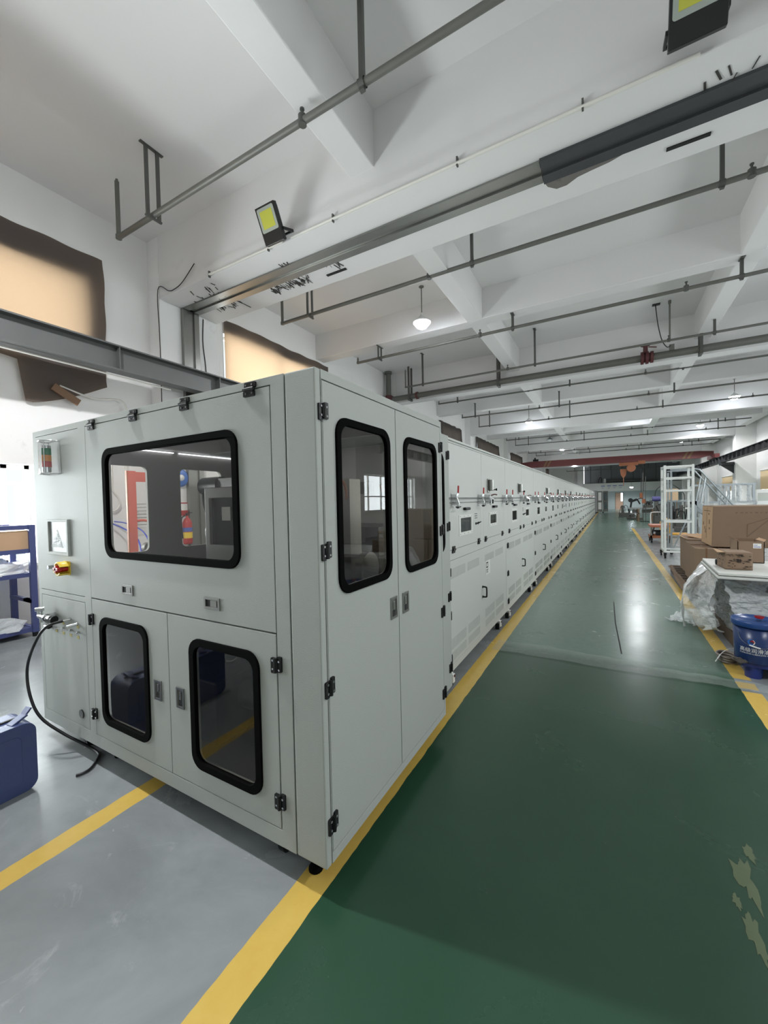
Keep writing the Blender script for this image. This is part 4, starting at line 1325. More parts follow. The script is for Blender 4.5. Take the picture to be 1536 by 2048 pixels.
def blob(name, loc, r, sz, m, label, cat, seed, par=None):
    b = MB()
    v, f = [], []
    n, k = 16, 9
    for j in range(k):
        ph = (PI / 2) * j / (k - 1)
        for i in range(n):
            a = 2 * PI * i / n
            q = 1 + .35 * noise.noise(Vector((math.cos(a) * 1.6 + seed, math.sin(a) * 1.6, ph * 2)))
            v.append((r[0] * q * math.cos(a) * math.cos(ph), r[1] * q * math.sin(a) * math.cos(ph), sz * q * math.sin(ph)))
    for j in range(k - 1):
        for i in range(n):
            f.append((j * n + i, j * n + (i + 1) % n, (j + 1) * n + (i + 1) % n, (j + 1) * n + i))
    f.append(tuple(range(n - 1, -1, -1)))
    b.add(v, f, False)
    o = b.build(name, m, par)
    o.location = loc
    if label:
        tag(o, label, cat)
    return o


blob('plastic_bag', (-5.25, .55, .754), (.24, .36, 0), .17, 'film_white', 'bright crumpled plastic bag on the middle shelf of the blue rack', 'bag', 2)
blob('plastic_bag', (-5.2, .62, .104), (.2, .26, 0), .14, 'film', 'clear plastic bag on the bottom shelf of the blue rack', 'bag', 5)

# orange-red press frame behind the cabinet
t = thing('press_stand', 'orange-red steel frame seen through the cabinet windows', 'frame', (-4.2, 1.56, 0))
MB().box(-.03, 0, 0, .0, .012, 1.95).build('edge_strip', 'orange', t)
MB().box(-.05, .012, 0, .0, .11, 1.95).build('post', 'redpost', t)
MB().box(-.05, .11, 1.82, .0, .34, 1.94).build('top_arm', 'redpost', t)
MB().tube([(-.02, .1, 1.33), (-.02, .22, 1.33), (-.02, .3, 1.28), (-.02, .34, 1.15), (-.02, .35, .9)], .016, 8).build('bent_tube', 'redpost', t)
MB().cyl((-.05, .24, .98), (.02, .24, .98), .07, 16).box(-.03, .12, .86, .02, .40, .93).build('chain_wheel', 'machine_dark', t)
b = MB()
for i in range(7):
    b.cyl((-5.55, 2.38, 1.22 + i * .055), (-5.55, 2.62, 1.22 + i * .055), .004, 5)
b.cyl((-5.55, 2.38, 1.2), (-5.55, 2.38, 1.6), .005, 5).cyl((-5.55, 2.62, 1.2), (-5.55, 2.62, 1.6), .005, 5).box(-5.698, 2.37, 1.55, -5.55, 2.39, 1.57)
tag(b.build('wire_rack', 'zinc'), 'small wire rack on the white wall beside the orange-red frame', 'rack')
t = thing('fire_extinguisher', 'red fire extinguisher on the pilaster, seen through the cabinet window', 'extinguisher', (-5.32, 3.11, .86))
MB().lathe([(.001, 0), (.07, 0), (.075, .03), (.075, .36), (.05, .42), (.02, .45), (.02, .48)], (0, 0, 0), 18).build('cylinder', 'red', t)
MB().lathe([(.0765, .10), (.0765, .20)], (0, 0, 0), 18).build('yellow_band', 'yellow', t)
MB().lathe([(.0765, .21), (.0765, .28)], (0, 0, 0), 18).build('blue_band', 'blueprint', t)
MB().cyl((0, 0, .48), (0, 0, .51), .02, 8).obox((0, -.02, .52), (0, .09, .53), .02, .012).tube([(0, -.02, .49), (0, -.10, .44), (0, -.105, .3), (0, -.09, .1)], .010, 6).build('valve_and_hose', 'black', t)
t = thing('safety_notice', 'white and red notice above the fire extinguisher', 'notice', (-5.395, 3.10, 1.33))
MB().box(0, -.09, 0, .006, .09, .24).build('board', 'paper', t)
MB().box(.006, -.085, .01, .008, .085, .10).box(.006, -.085, .215, .008, .085, .235).build('red_print', 'red', t)
t = thing('wall_fan', 'round blue disc fan on the pilaster above the notice', 'fan', (-5.39, 3.04, 1.98))
MB().lathe([(.001, .05), (.12, .05), (.15, .03), (.155, 0)], (0, 0, 0), 24, 'x').build('fan_disc', 'blue', t)
MB().lathe([(.001, .07), (.05, .065), (.055, .05)], (0, 0, 0), 16, 'x').build('fan_hub', 'white', t)
o = MB().tube([(-5.68, 2.13, 2.2), (-5.68, 2.13, 1.9), (-5.67, 2.12, 1.78), (-5.66, 2.2, 1.66), (-5.66, 2.22, 1.55), (-5.66, 2.16, 1.46), (-5.66, 2.08, 1.45)], .014, 6).cyl((-5.7, 2.05, 1.53), (-5.64, 2.05, 1.53), .03, 10)
tag(o.build('hanging_cord', 'white_cable'), 'white cord hanging in a bend on the white wall, seen through the cabinet', 'cord')
o = MB().tube([(-5.64, 2.04, 1.28), (-5.5, 2.15, 1.2), (-5.2, 2.2, 1.05), (-4.9, 2.1, .8), (-4.8, 2.0, .4), (-4.8, 1.9, .01)], .012, 6).tube([(-5.64, 2.12, 1.29), (-5.5, 2.24, 1.25), (-5.25, 2.35, 1.1), (-4.95, 2.25, .8), (-4.85, 2.1, .3), (-4.9, 2.0, .01)], .010, 6)
tag(o.build('air_line', 'blue_hose'), 'pair of blue air lines hanging from the wall tap behind the cabinet', 'hose')
o = MB().tube([(-5.66, 1.5, 3.2), (-5.62, 1.9, 3.1), (-5.6, 2.3, 3.12), (-5.6, 2.35, 2.6), (-5.62, 2.3, 2.1)], .012, 6).tube([(-5.66, 2.0, 2.75), (-5.64, 2.0, 2.2), (-5.64, 2.0, 1.9)], .008, 5)
tag(o.build('hanging_cord', 'white_cable'), 'white cords running down the wall above the cabinet roof', 'cord')

# wrinkled clear strip taped across the aisle
st = MB()
nx, ny = 110, 16
rs = random.Random(4)
v, f = [], []
for j in range(ny + 1):
    for i in range(nx + 1):
        x = -.11 + 2.13 * i / nx
        yy = 2.80 + .012 * math.sin(x * 5) + (.27 + .04 * math.sin(x * 2.2 + 1) - .05 * (x > 1.2)) * j / ny
        z = .0022 + .006 * max(0, noise.noise(Vector((x * 3.2, yy * 26, 1)))) + .006 * max(0, noise.noise(Vector((x * 14, yy * 40, 4))))
        e = min(j, ny - j) / ny
        z += .010 * math.exp(-(e * 9) ** 2) * (.4 + abs(noise.noise(Vector((x * 4, j // 8, 7)))) * 1.6)
        v.append((x, yy, z))
for j in range(ny):
    for i in range(nx):
        a = j * (nx + 1) + i
        f.append((a, a + 1, a + nx + 2, a + nx + 1))
tag(st.add(v, f, True).build('floor_tape', film('tape_film', (200, 212, 206), .80, .8, 30), recalc=False), 'wrinkled clear tape strip stuck across the green aisle', 'tape')
cr = MB()
for (x0, y0, x1, y1) in ((1.02, 3.25, .98, 4.3), (.98, 4.3, .97, 5.4)):
    cr.obox((x0, y0, .001), (x1, y1, .001), .010, .002)
o = cr.build('floor_crack', 'gap', fl)
o['kind'] = 'structure'
# peeled patches of the green paint near the camera
pk = MB()
for (cx, cy, a, b_) in ((1.385, .84, .028, .13), (1.43, 1.0, .016, .05), (1.352, .60, .020, .10), (1.33, .72, .012, .035)):
    pts = []
    for i in range(26):
        q = 2 * PI * i / 26
        k = 1 + .8 * noise.noise(Vector((math.cos(q) * 2, math.sin(q) * 3, cx * 9)))
        pts.append((cx + a * k * math.cos(q), cy + b_ * k * math.sin(q)))
    pk.plate((0, 0, .0012), FX, SY, UP, pts, th=.001)
o = pk.build('worn_patch', mat('worn_green', (84, 98, 66), .5, var=.2, vscale=20), fl)
o['kind'] = 'structure'

# ================================================================== GOODS BESIDE THE AISLE
BX, BY = 1.972, 3.19
t = thing('plastic_pallet', 'small blue plastic pallet under the oil bucket', 'pallet', (1.865, 3.10, 0), math.radians(-10))
MB().box(0, 0, .095, 1.1, .52, .128).build('deck', 'blue_pallet', t, bevel=.006)
for i in range(3):
    for j in range(3):
        MB().cyl((.075 + i * .45, .07 + j * .19, 0), (.075 + i * .45, .07 + j * .19, .096), .055, 16, .06).build('foot', 'blue_pallet', t)
t = thing('oil_bucket', 'blue lubricating oil bucket with white lettering and a red-capped spout', 'bucket', (BX, BY, .13))
RB = lambda z: .134 + .012 * z / .34


MB().lathe([(.001, 0), (.130, 0), (.134, .006), (RB(.30), .30), (.001, .30)], (0, 0, 0), 48).build('bucket_body', 'blue_bucket', t)
ld = MB().lathe([(RB(.3), .292), (.157, .292), (.160, .300), (.160, .330), (.156, .340), (.148, .342), (.144, .332), (.001, .326)], (0, 0, 0), 48).build('lid', 'blue_lid', t)
MB().cyl((.02, -.01, .327), (.02, -.01, .352), .021, 16).build('spout_neck', 'guard', ld)
MB().cyl((.02, -.01, .352), (.02, -.01, .368), .026, 16, .028).box(-.012, -.018, .362, .052, -.002, .368).build('spout_cap', 'red', ld)


def wrap(a, z, off=.0012):
    """metres along the bucket wall -> local point; a = 0 faces the aisle corner"""
    r = RB(z) + off
    th = math.radians(-98) + a / r
    return (r * math.cos(th), r * math.sin(th), z)


def wrap_text(body, a0, z0, size, name, skew=0.0, m='white'):
    cu = bpy.data.curves.new(name, 'FONT')
    cu.body = body
    cu.size = size
    cu.resolution_u = 3
    cu.offset = size * .005
    tmp = bpy.data.objects.new(name, cu)
    col.objects.link(tmp)
    bpy.context.view_layer.update()
    me = bpy.data.meshes.new_from_object(tmp.evaluated_get(bpy.context.evaluated_depsgraph_get()))
    bpy.data.objects.remove(tmp)
    w = max(v.co.x for v in me.vertices)
    import bmesh
    bm = bmesh.new()
    bm.from_mesh(me)
    for _ in range(2):
        bmesh.ops.subdivide_edges(bm, edges=[e for e in bm.edges if abs(e.verts[0].co.x - e.verts[1].co.x) > .008], cuts=1)
        bmesh.ops.triangulate(bm, faces=[f for f in bm.faces if len(f.verts) > 4])
    for v in bm.verts:
        v.co = Vector(wrap(a0 + v.co.x, z0 + v.co.y + v.co.x * skew))
    bm.to_mesh(me)
    bm.free()
    me.materials.clear()
    me.materials.append(MT[m])
    o = bpy.data.objects.new(name, me)
    col.objects.link(o)
    o.parent = t
    return o


wrap_text('高级润滑油', -.118, .098, .0385, 'chinese_lettering')
wrap_text('KUNLONG LUBRICATE OIL', -.117, .078, .0160, 'english_lettering')
wrap_text('ZHONG XIANG', -.062, .150, .0075, 'small_lettering')
lg = MB()


def crescent(b, cx, cz, r0, a0, a1, w, mi):
    b.m(mi)
    n = 14
    v = []
    for i in range(n + 1):
        a = math.radians(a0 + (a1 - a0) * i / n)
        k = math.sin(PI * i / n) * w + .0012
        for rr2 in (r0, r0 - k):
            v.append(wrap(cx + rr2 * math.cos(a), cz + rr2 * math.sin(a), .0016 + .0004 * mi))
    b.add(v, [(2 * i, 2 * i + 1, 2 * i + 3, 2 * i + 2) for i in range(n)], False)


crescent(lg, -.040, .178, .024, 60, 290, .012, 0)
crescent(lg, -.040, .178, .024, -75, 65, .007, 1)
crescent(lg, -.033, .181, .013, -40, 175, .013, 2)
crescent(lg, -.040, .172, .016, 180, 330, .007, 0)
lg.build('logo', ['blue', 'white', 'red'], t, recalc=False)
MB().tube([wrap(-.135, .245, .006), wrap(-.125, .215, .010), wrap(-.105, .185, .012), wrap(-.075, .165, .012), wrap(-.05, .155, .012)], .0016, 6).tube([wrap(.012, .142, .012), wrap(.05, .145, .012), wrap(.11, .17, .012), wrap(.17, .23, .006)], .0016, 6).build('bail_wire', 'steel', t)
MB().tube([wrap(-.052, .156, .013), wrap(-.02, .148, .014), wrap(.014, .142, .013)], .0055, 8).build('bail_grip', 'white', t)

# film-wrapped goods on a pallet with two white panels on top
t = thing('wrapped_bundle', 'film-wrapped pallet load with loose film trailing to the yellow line', 'bundle', (1.98, 3.75, 0))
MB().box(.0, .05, .10, 1.2, 1.1, .13).box(0, .05, 0, .1, 1.1, .10).box(.5, .05, 0, .6, 1.1, .10).box(1.1, .05, 0, 1.2, 1.1, .10).build('pallet', 'wood', t)
g = MB()


def lumpy(b, x0, y0, z0, x1, y1, z1, amp, seed, n=22, slump=0.0, crumple=False):
    """closed box with crumpled faces"""
    idx, v, f = {}, [], []

    def P(i, j, k):
        key = (i, j, k)
        if key not in idx:
            x, y, z = x0 + (x1 - x0) * i / n, y0 + (y1 - y0) * j / n, z0 + (z1 - z0) * k / n
            q = Vector((x * 5, y * 5, z * 7 + seed))
            d = noise.noise_vector(q) * amp + noise.noise_vector(q * 3) * amp * .4
            fl_ = (1 - k / n) * slump
            x += d.x + (fl_ if i == n else (-fl_ if i == 0 else 0))
            y += d.y + (fl_ if j == n else (-fl_ if j == 0 else 0))
            z = max(z0, z + d.z * .5) if k not in (0, n) else z
            if crumple:
                nn = 1 - abs(noise.noise(Vector((x * 14 + seed, y * 14, z * 30)))) * 2
                n2 = 1 - abs(noise.noise(Vector((x * 30 + z * 26, y * 30, z * 44)))) * 2
                x, y = x - .6 * (nn * .014 + n2 * .006), y - (nn * .014 + n2 * .006)
            idx[key] = len(v)
            v.append((x, y, z))
        return idx[key]
    for a in range(n):
        for c in range(n):
            f += [(P(a, c, 0), P(a, c + 1, 0), P(a + 1, c + 1, 0), P(a + 1, c, 0)), (P(a, c, n), P(a + 1, c, n), P(a + 1, c + 1, n), P(a, c + 1, n)),
                  (P(a, 0, c), P(a + 1, 0, c), P(a + 1, 0, c + 1), P(a, 0, c + 1)), (P(a, n, c), P(a, n, c + 1), P(a + 1, n, c + 1), P(a + 1, n, c)),
                  (P(0, a, c), P(0, a, c + 1), P(0, a + 1, c + 1), P(0, a + 1, c)), (P(n, a, c), P(n, a + 1, c), P(n, a + 1, c + 1), P(n, a, c + 1))]
    b.add(v, f, not crumple)


lumpy(g, .02, .02, .13, 1.2, 1.05, .655, .04, 3, 76, 0.0, True)
g.build('wrapped_goods', film('dense_film', (172, 176, 174), .0, 1.0, 20, .09), t)


def sheet(P00, P10, P01, P11, nu, nv, amp, seed, b, tear=0.0, sag=None, fine=0.0):
    v, f = [], []
    P00, P10, P01, P11 = map(Vector, (P00, P10, P01, P11))
    for j in range(nv + 1):
        for i in range(nu + 1):
            u, w = i / nu, j / nv
            p = (P00 * (1 - u) + P10 * u) * (1 - w) + (P01 * (1 - u) + P11 * u) * w
            q = Vector((u * 4 + seed, w * 5, seed))
            p = p + noise.noise_vector(q) * amp + noise.noise_vector(q * 2.7) * amp * .5
            if fine:
                nn = 1 - abs(noise.noise(Vector((p.x * 16 + seed, p.y * 16, p.z * 34)))) * 2
                n2 = 1 - abs(noise.noise(Vector((p.x * 34 + p.z * 30, p.y * 34, p.z * 50 + seed)))) * 2
                p = p + Vector((.5, -1, .3)) * (nn * fine + n2 * fine * .45)
            if j == nv and tear:
                p.z += tear * noise.noise(Vector((u * 7, seed, 2)))
                p.x += tear * noise.noise(Vector((u * 7, seed, 5)))
            if sag:
                p += Vector(sag) * math.sin(PI * w)
            p.z = max(p.z, .004)
            v.append(p)
    for j in range(nv):
        for i in range(nu):
            a = j * (nu + 1) + i
            f.append((a, a + 1, a + nu + 2, a + nu + 1))
    b.add(v, f, not fine)


s1 = MB()
sheet((-.12, .12, .72), (-.10, 1.0, .72), (-.10, .2, .14), (-.32, 1.05, .01), 50, 44, .045, 3, s1, .10, (-.08, 0, 0), .010)
sheet((-.10, .05, .70), (.55, .0, .70), (-.02, -.12, .12), (.6, -.12, .14), 60, 50, .03, 8, s1, .08, (0, -.03, 0), .012)
s1.build('loose_film', 'film', t, recalc=False)
s2 = MB()
sheet((-.14, .55, .70), (-.13, .85, .71), (-.33, .62, .03), (-.30, .72, .03), 8, 18, .02, 12, s2, .05, (-.10, 0, .06))
s2.build('milky_film_strip', 'film_white', t, recalc=False)
s2 = MB()
sheet((-.05, .5, .05), (.1, 1.2, .16), (-.45, .95, .01), (-.2, 1.5, .02), 40, 30, .05, 21, s2, .12, None, .012)
s2.build('film_on_floor', 'film', t, recalc=False)
s2 = MB()
sheet((.42, -.06, .68), (1.15, -.06, .68), (.62, -.12, .22), (1.2, -.12, .18), 60, 50, .035, 31, s2, .06, None, .010)
s2.build('film_sheet', 'film', t, recalc=False)
sh = MB()
sheet((1.92, 3.30, .17), (1.95, 3.36, .16), (1.745, 3.36, .012), (1.74, 3.37, .012), 3, 12, .006, 44, sh, 0, (-.02, 0, .05))
tag(sh.build('film_scrap', 'film_white', recalc=False), 'white pointed scrap of film reaching onto the yellow line beside the bucket', 'film')
o = MB()
for k in range(3):
    o.tube([(1.835 + (.055 + .006 * k) * math.cos(a), 3.44 + (.08 + .006 * k) * math.sin(a), .02 + .022 * k) for a in [2 * PI * i / 14 for i in range(15)]], .012, 6, 2)
tag(o.build('hose_coil', mat('grey_hose', (120, 112, 104), .4)), 'grey hose coil on the floor behind the oil bucket', 'hose')
o = blob('felt_mat', (1.98, 3.15, .0), (.06, .07, 0), .03, 'fabric_grey', None, None, 9)
tag(o, 'crumpled grey felt between the bucket pallet and the yellow line', 'cloth')
o.location = (1.872, 3.13, .129)
for k, (dx, dz, lab) in enumerate(((0, .0, 'lower white sheet-metal panel lying on the wrapped load'), (.015, .030, 'upper white sheet-metal panel under the taped carton'))):
    t = thing('metal_panel', lab, 'panel', (1.795 + dx, 3.58 + dx, .722 + dz), math.radians(-2.5), 'white panels on the wrapped load')
    MB().box(0, 0, 0, 1.35, 1.05, .022).build('panel_sheet', 'white_paint', t, bevel=.004)
    MB().box(-.001, .001, -.004, 1.351, 1.049, .0).build('folded_edge', 'steel', t)

# cartons
t = thing('wooden_pallet', 'brown pallet with a drooping board sheet under the row of cartons', 'pallet', (1.98, 6.3, 0))
for i in range(9):
    MB().box(0, .02 + i * .26, .10, 1.1, .20 + i * .26, .122).build('deck_board', 'wood', t)
for x in (0, .5, 1.0):
    MB().box(x, 0, 0, x + .1, 2.3, .10).build('runner', 'wood', t)
sb = MB()
sheet((.0, .0, .126), (.0, 2.2, .126), (-.09, -.02, .05), (-.05, 2.2, .12), 16, 5, .02, 3, sb)
sb.build('board_sheet', 'ply', t, recalc=False)


def carton(x0, y0, x1, y1, z0, z1, label, m='carton', flaps=False, rz=0, tape=True, lean=0, group=None, side=None):
    t = thing('carton', label, 'box', (x0, y0, z0), rz, group)
    w, d, h = x1 - x0, y1 - y0, z1 - z0
    b = MB()
    n = 6
    b.box(0, 0, 0, w, d, h)
    if lean:
        b.v = [(x + lean * z, y + .02 * z, z) for x, y, z in b.v]
    b.build('box_body', m, t, bevel=.006)
    if tape:
        q = MB().box(w * .47, -.0015, h * .72, w * .55, 0, h).box(w * .47, 0, h, w * .55, d, h + .0015)
        if lean:
            q.v = [(x + lean * z, y + .02 * z, z) for x, y, z in q.v]
        q.build('packing_tape', 'brown_tape', t)
    if flaps:
        fb = MB()
        fb.obox((.0, d / 2, h), (-.05, d / 2, h + .02), d * .96, .006, (0, 0, 1))
        fb.obox((w / 2, d, h), (w / 2, d + .05, h + .03), w * .96, .006, (0, 0, 1))
        fb.build('carton_flap', 'carton_lit', t)
    return t


c1 = carton(2.05, 6.42, 2.32, 6.86, .128, .70, 'battered carton at the aisle corner of the pallet, nearest the wrapped load')
carton(2.33, 6.40, 2.80, 6.86, .128, .70, 'carton beside the battered corner carton, with dark tape on its edge')
carton(2.06, 6.90, 2.62, 7.42, .128, .715, 'second carton along the pallet edge, behind the battered corner carton')
carton(2.10, 7.50, 2.72, 8.30, .128, .74, 'last carton on the pallet with ragged open flaps', flaps=True)
blob('paper_waste', (2.42, 7.9, .745), (.28, .3, 0), .05, 'carton_lit', 'crumpled brown packing paper on the last carton of the pallet', 'paper', 6)
tc = carton(2.262, 6.50, 3.25, 7.28, .72, 1.33, 'very large carton standing on the pallet cartons, its window side painted as lit', lean=.035, tape=False)
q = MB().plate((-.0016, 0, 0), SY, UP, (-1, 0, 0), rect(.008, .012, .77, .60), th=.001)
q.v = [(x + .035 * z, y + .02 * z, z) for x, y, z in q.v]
q.build('lit_side', 'carton_lit', tc)  # window-facing side coloured paler, as if lit
pr = MB()
rs = random.Random(11)
for i in range(12):
    pr.box(.26 + i * .055, -.002, .505, .26 + i * .055 + .034 * rs.uniform(.5, 1), -.0005, .505 + .018 * rs.uniform(.5, 1))
for (a, b2, c, d2) in ((.40, .16, .62, .40), (.40, .16, .40, .34), (.40, .34, .64, .44), (.62, .40, .64, .30)):
    pr.obox((a, -.001, b2), (c, -.001, d2), .002, .010)
pr.v = [(x + .035 * z, y + .02 * z, z) for x, y, z in pr.v]
pr.build('faint_print', 'faint_ink', tc)
pr = MB()
pr.box(.66, -.002, .28, .71, -.0005, .33)
for (y, z, w2, h2) in ((.62, .30, .05, .05), (.5, .24, .06, .04), (.45, .18, .05, .06), (.25, .47, .02, .03), (.2, .33, .02, .07), (.18, .25, .03, .03)):
    pr.box(-.004, y, z, -.0025, y + .008, z + h2).box(-.004, y, z, -.0025, y + w2, z + .006).box(-.004, y + w2, z, -.0025, y + w2 + .006, z + h2)
pr.box(-.004, .15, .53, -.0025, .65, .537).box(-.004, .4, .1, -.0025, .406, .58)
pr.v = [(x + .035 * z, y + .02 * z, z) for x, y, z in pr.v]
pr.build('dark_print', 'ink', tc)
# open carton with a white shipping label
t = thing('open_carton', 'open-topped brown carton with a white label, standing behind the taped carton', 'box', (2.115, 4.40, .776))
w, d, h = .215, .30, .225
b = MB().box(0, 0, 0, w, d, .006).box(0, 0, 0, w, .006, h).box(0, d - .006, 0, w, d, h + .015).box(0, 0, 0, .006, d, h + .012).box(w - .006, 0, 0, w, d, h)
b.build('box_body', 'carton', t)
MB().add([(0, 0, h), (0, d, h + .015), (-.035, d, h + .04), (-.035, 0, h + .03)], [(0, 1, 2, 3)]).add([(w, 0, h), (w, d, h), (w + .03, d, h + .02), (w + .02, .02, h + .02)], [(0, 1, 2, 3)]).build('carton_flap', 'carton_lit', t, recalc=False)
MB().box(.125, -.0015, .155, .190, 0, .205).build('shipping_label', 'paper', t)
MB().box(.130, -.0022, .165, .185, -.0015, .172).box(.130, -.0022, .185, .16, -.0015, .19).build('label_print', 'blueprint', t)
# small carton covered in dark print
t = thing('printed_carton', 'small carton covered in dark print lying on the white panels', 'box', (1.905, 3.84, .776), math.radians(3))
b = MB()
lumpy(b, 0, 0, 0, .205, .26, .165, .006, 5, 8)
b.build('box_body', 'carton', t)
MB().add([(0, 0, .165), (0, .26, .165), (-.05, .2, .178), (-.05, .05, .158)], [(0, 1, 2, 3)]).build('carton_flap', 'carton_lit', t, recalc=False)
pr = MB()
rs = random.Random(5)
for i in range(40):
    x, z = rs.uniform(.006, .18), rs.choice((.02, .035, .062, .085, .10, .13, .145)) + rs.uniform(-.004, .004)
    pr.obox((x, -.009, z), (x + rs.uniform(.008, .026), -.009, z + rs.uniform(-.003, .003)), .002, rs.uniform(.003, .007))
for i in range(16):
    y, z = rs.uniform(.01, .22), rs.uniform(.01, .14)
    pr.obox((-.009, y, z), (-.009, y + rs.uniform(.008, .03), z), .002, rs.uniform(.003, .007))
pr.box(.085, -.010, .07, .10, -.0085, .105).box(.105, -.010, .07, .115, -.0085, .105).box(.085, -.010, .09, .12, -.0085, .096)
pr.build('dark_print', 'ink', t)
t = tag(MB().lathe([(.001, -.02), (.03, -.02), (.03, .02), (.001, .02)], (1.90, 4.12, .807), 14, 'x').build('tape_roll', 'black'), 'black tape roll beside the printed carton', 'roll')

# white wheeled rack frame
t = thing('wheeled_rack', 'tall white rack frame on casters beside the yellow line', 'rack', (2.055, 10.5, 0))
Wd, Dd, H = .54, .62, 2.23
for (x, y) in ((0, 0), (Wd, 0), (0, Dd), (Wd, Dd)):
    MB().box(x - .0, y, .14, x + .05, y + .045, H).build('post', 'rackpaint', t, bevel=.003)
for z in (.14, .86, 1.60, 1.90, H - .06):
    MB().box(0.05, .002, z, Wd, .04, z + .045).build('cross_rail', 'rackpaint', t, bevel=.002)
    MB().box(.05, Dd, z, Wd, Dd + .04, z + .045).build('cross_rail', 'rackpaint', t, bevel=.002)
    MB().box(0.003, .045, z, .045, Dd, z + .045).build('side_rail', 'rackpaint', t, bevel=.002)
    MB().box(Wd + .003, .045, z, Wd + .045, Dd, z + .045).build('side_rail', 'rackpaint', t, bevel=.002)
for z in (1.18, .86):
    MB().box(Wd - .12, .04, z, Wd, .08, z + .04).build('stub_rail', 'rackpaint', t)
for (x, y) in ((.025, .03), (Wd, .03), (.0, Dd), (Wd, Dd)):
    c = MB().cyl((x - .015, y, .045), (x + .02, y, .045), .045, 16).build('caster_wheel', 'black', t)
    MB().box(x - .025, y - .03, .085, x + .03, y + .035, .14).obox((x, y + .02, .05), (x, y - .0, .12), .045, .02).build('caster_fork', 'black_metal', c)

# film-wrapped aluminium frame further back
t = thing('wrapped_guard_rail', 'long film-wrapped aluminium frame standing behind the cartons', 'frame', (2.93, 13.0, 0))
xs = (0, .2, .62, 1.05, 1.30)
for x in (0, .17, .30):
    MB().box(x, 0, .02, x + .07, .07, 1.78).build('upright', 'galv', t)
for x in (.58, .72, .80, .90, 1.0, 1.22, 1.32):
    MB().box(x, 0, 1.31, x + .055, .055, 1.76).build('upright', 'galv', t)
MB().box(0, -.01, 1.76, 1.40, .08, 1.80).box(0, .8, 1.76, 1.40, .88, 1.80).box(0, 0, 1.76, .06, .88, 1.80).box(1.34, 0, 1.76, 1.40, .88, 1.80).build('top_rail', 'galv', t)
MB().box(0, -.01, 1.27, 1.40, .06, 1.32).box(0, .0, .35, 1.40, .06, .40).box(1.34, 0, .02, 1.40, .06, 1.30).build('mid_rail', 'galv', t)
s3 = MB()
for k, x in enumerate((-.02, .16, .30, .60, .72, .86, .99, 1.2)):
    sheet((x, -.03, 1.75), (x + .1, -.03, 1.75), (x - .01, -.04, .1 if k < 3 else 1.33), (x + .11, -.04, .1 if k < 3 else 1.33), 4, 18, .03, k * 3 + 1, s3)
sheet((.5, -.03, 1.31), (1.4, -.03, 1.31), (.5, -.05, 1.20), (1.4, -.05, 1.22), 18, 4, .04, 77, s3)
s3.build('film_wrap', 'film', t, recalc=False)

# mobile steps
t = thing('mobile_steps', 'silver mobile step ladder with handrails sloping down behind the white rack', 'ladder', (2.78, 11.4, 0))
TOP, BOT = Vector((.0, 0, 1.36)), Vector((1.05, 0, .10))
for y in (0, .65):
    MB().obox(TOP + Vector((0, y, 0)), BOT + Vector((0, y, 0)), .04, .10).build('stringer', 'galv', t)
    MB().tube([TOP + Vector((-.5, y, .80)), TOP + Vector((.02, y, .80)), TOP + Vector((.10, y, .78)), BOT + Vector((-.1, y, .86))], .02, 8, 2, False).build('handrail', 'galv', t)
    for q in (.1, .5, .9):
        p = TOP.lerp(BOT, q) + Vector((0, y, 0))
        MB().cyl(p, p + Vector((.12, 0, .76)), .016, 8).build('rail_post', 'galv', t)
    MB().box(-.5, y - .02, .08, -.46, y + .02, 2.12).box(.0, y - .02, .08, .04, y + .02, 1.36).build('leg', 'galv', t)
for i in range(6):
    p = TOP.lerp(BOT, (i + .5) / 6)
    MB().box(p.x - .10, .02, p.z - .015, p.x + .12, .63, p.z + .015).build('step', 'galv', t)
MB().box(-.5, 0, 1.34, .04, .65, 1.38).build('platform', 'galv', t)
MB().obox((-.45, .0, .12), (.0, .0, 1.3), .03, .03).obox((.6, 0, .1), (.15, 0, 1.1), .03, .03).box(-.5, 0, .06, 1.05, .04, .10).box(-.5, .61, .06, 1.05, .65, .10).build('brace', 'galv', t)
for (x, y) in ((-.48, 0), (-.48, .65), (1.0, 0), (1.0, .65)):
    MB().cyl((x, y - .015, .04), (x, y + .015, .04), .04, 12).build('caster', 'black', t)

# orange scissor lift table
t = thing('lift_table', 'orange scissor lift table on black casters beside the end of the yellow line', 'lift table', (2.06, 14.3, 0))
MB().box(0, 0, .50, .52, .85, .57).build('table_top', 'rustorange', t, bevel=.006)
MB().box(.0, 0, .15, .56, .05, .23).box(.0, .80, .15, .56, .85, .23).box(.0, 0, .15, .05, .85, .23).box(.51, 0, .15, .56, .85, .23).build('base_frame', 'orange', t)
for x in (.08, .44):
    MB().obox((x, .08, .22), (x, .75, .50), .03, .05).obox((x + .03, .08, .50), (x + .03, .75, .22), .03, .05).build('scissor_arm', 'black_metal', t)
MB().cyl((.1, .42, .36), (.46, .42, .36), .03, 10).box(.18, .3, .22, .36, .55, .34).build('hydraulic_unit', 'black_metal', t)
MB().cyl((.03, .03, .23), (.03, .03, .5), .018, 8).build('front_leg', 'zinc', t)
MB().tube([(.08, .9, .2), (.08, .93, .6), (.08, .95, .88), (.13, .95, .95), (.40, .95, .95), (.45, .95, .88), (.45, .93, .6), (.45, .9, .2)], .018, 8, 4).build('push_handle', 'white', t)
for (x, y) in ((.04, .05), (.50, .05), (.04, .8), (.50, .8)):
    c = MB().cyl((x - .02, y, .06), (x + .02, y, .06), .06, 14).build('caster_wheel', 'black', t)
    MB().box(x - .03, y - .03, .09, x + .03, y + .03, .15).build('caster_fork', 'black_metal', c)

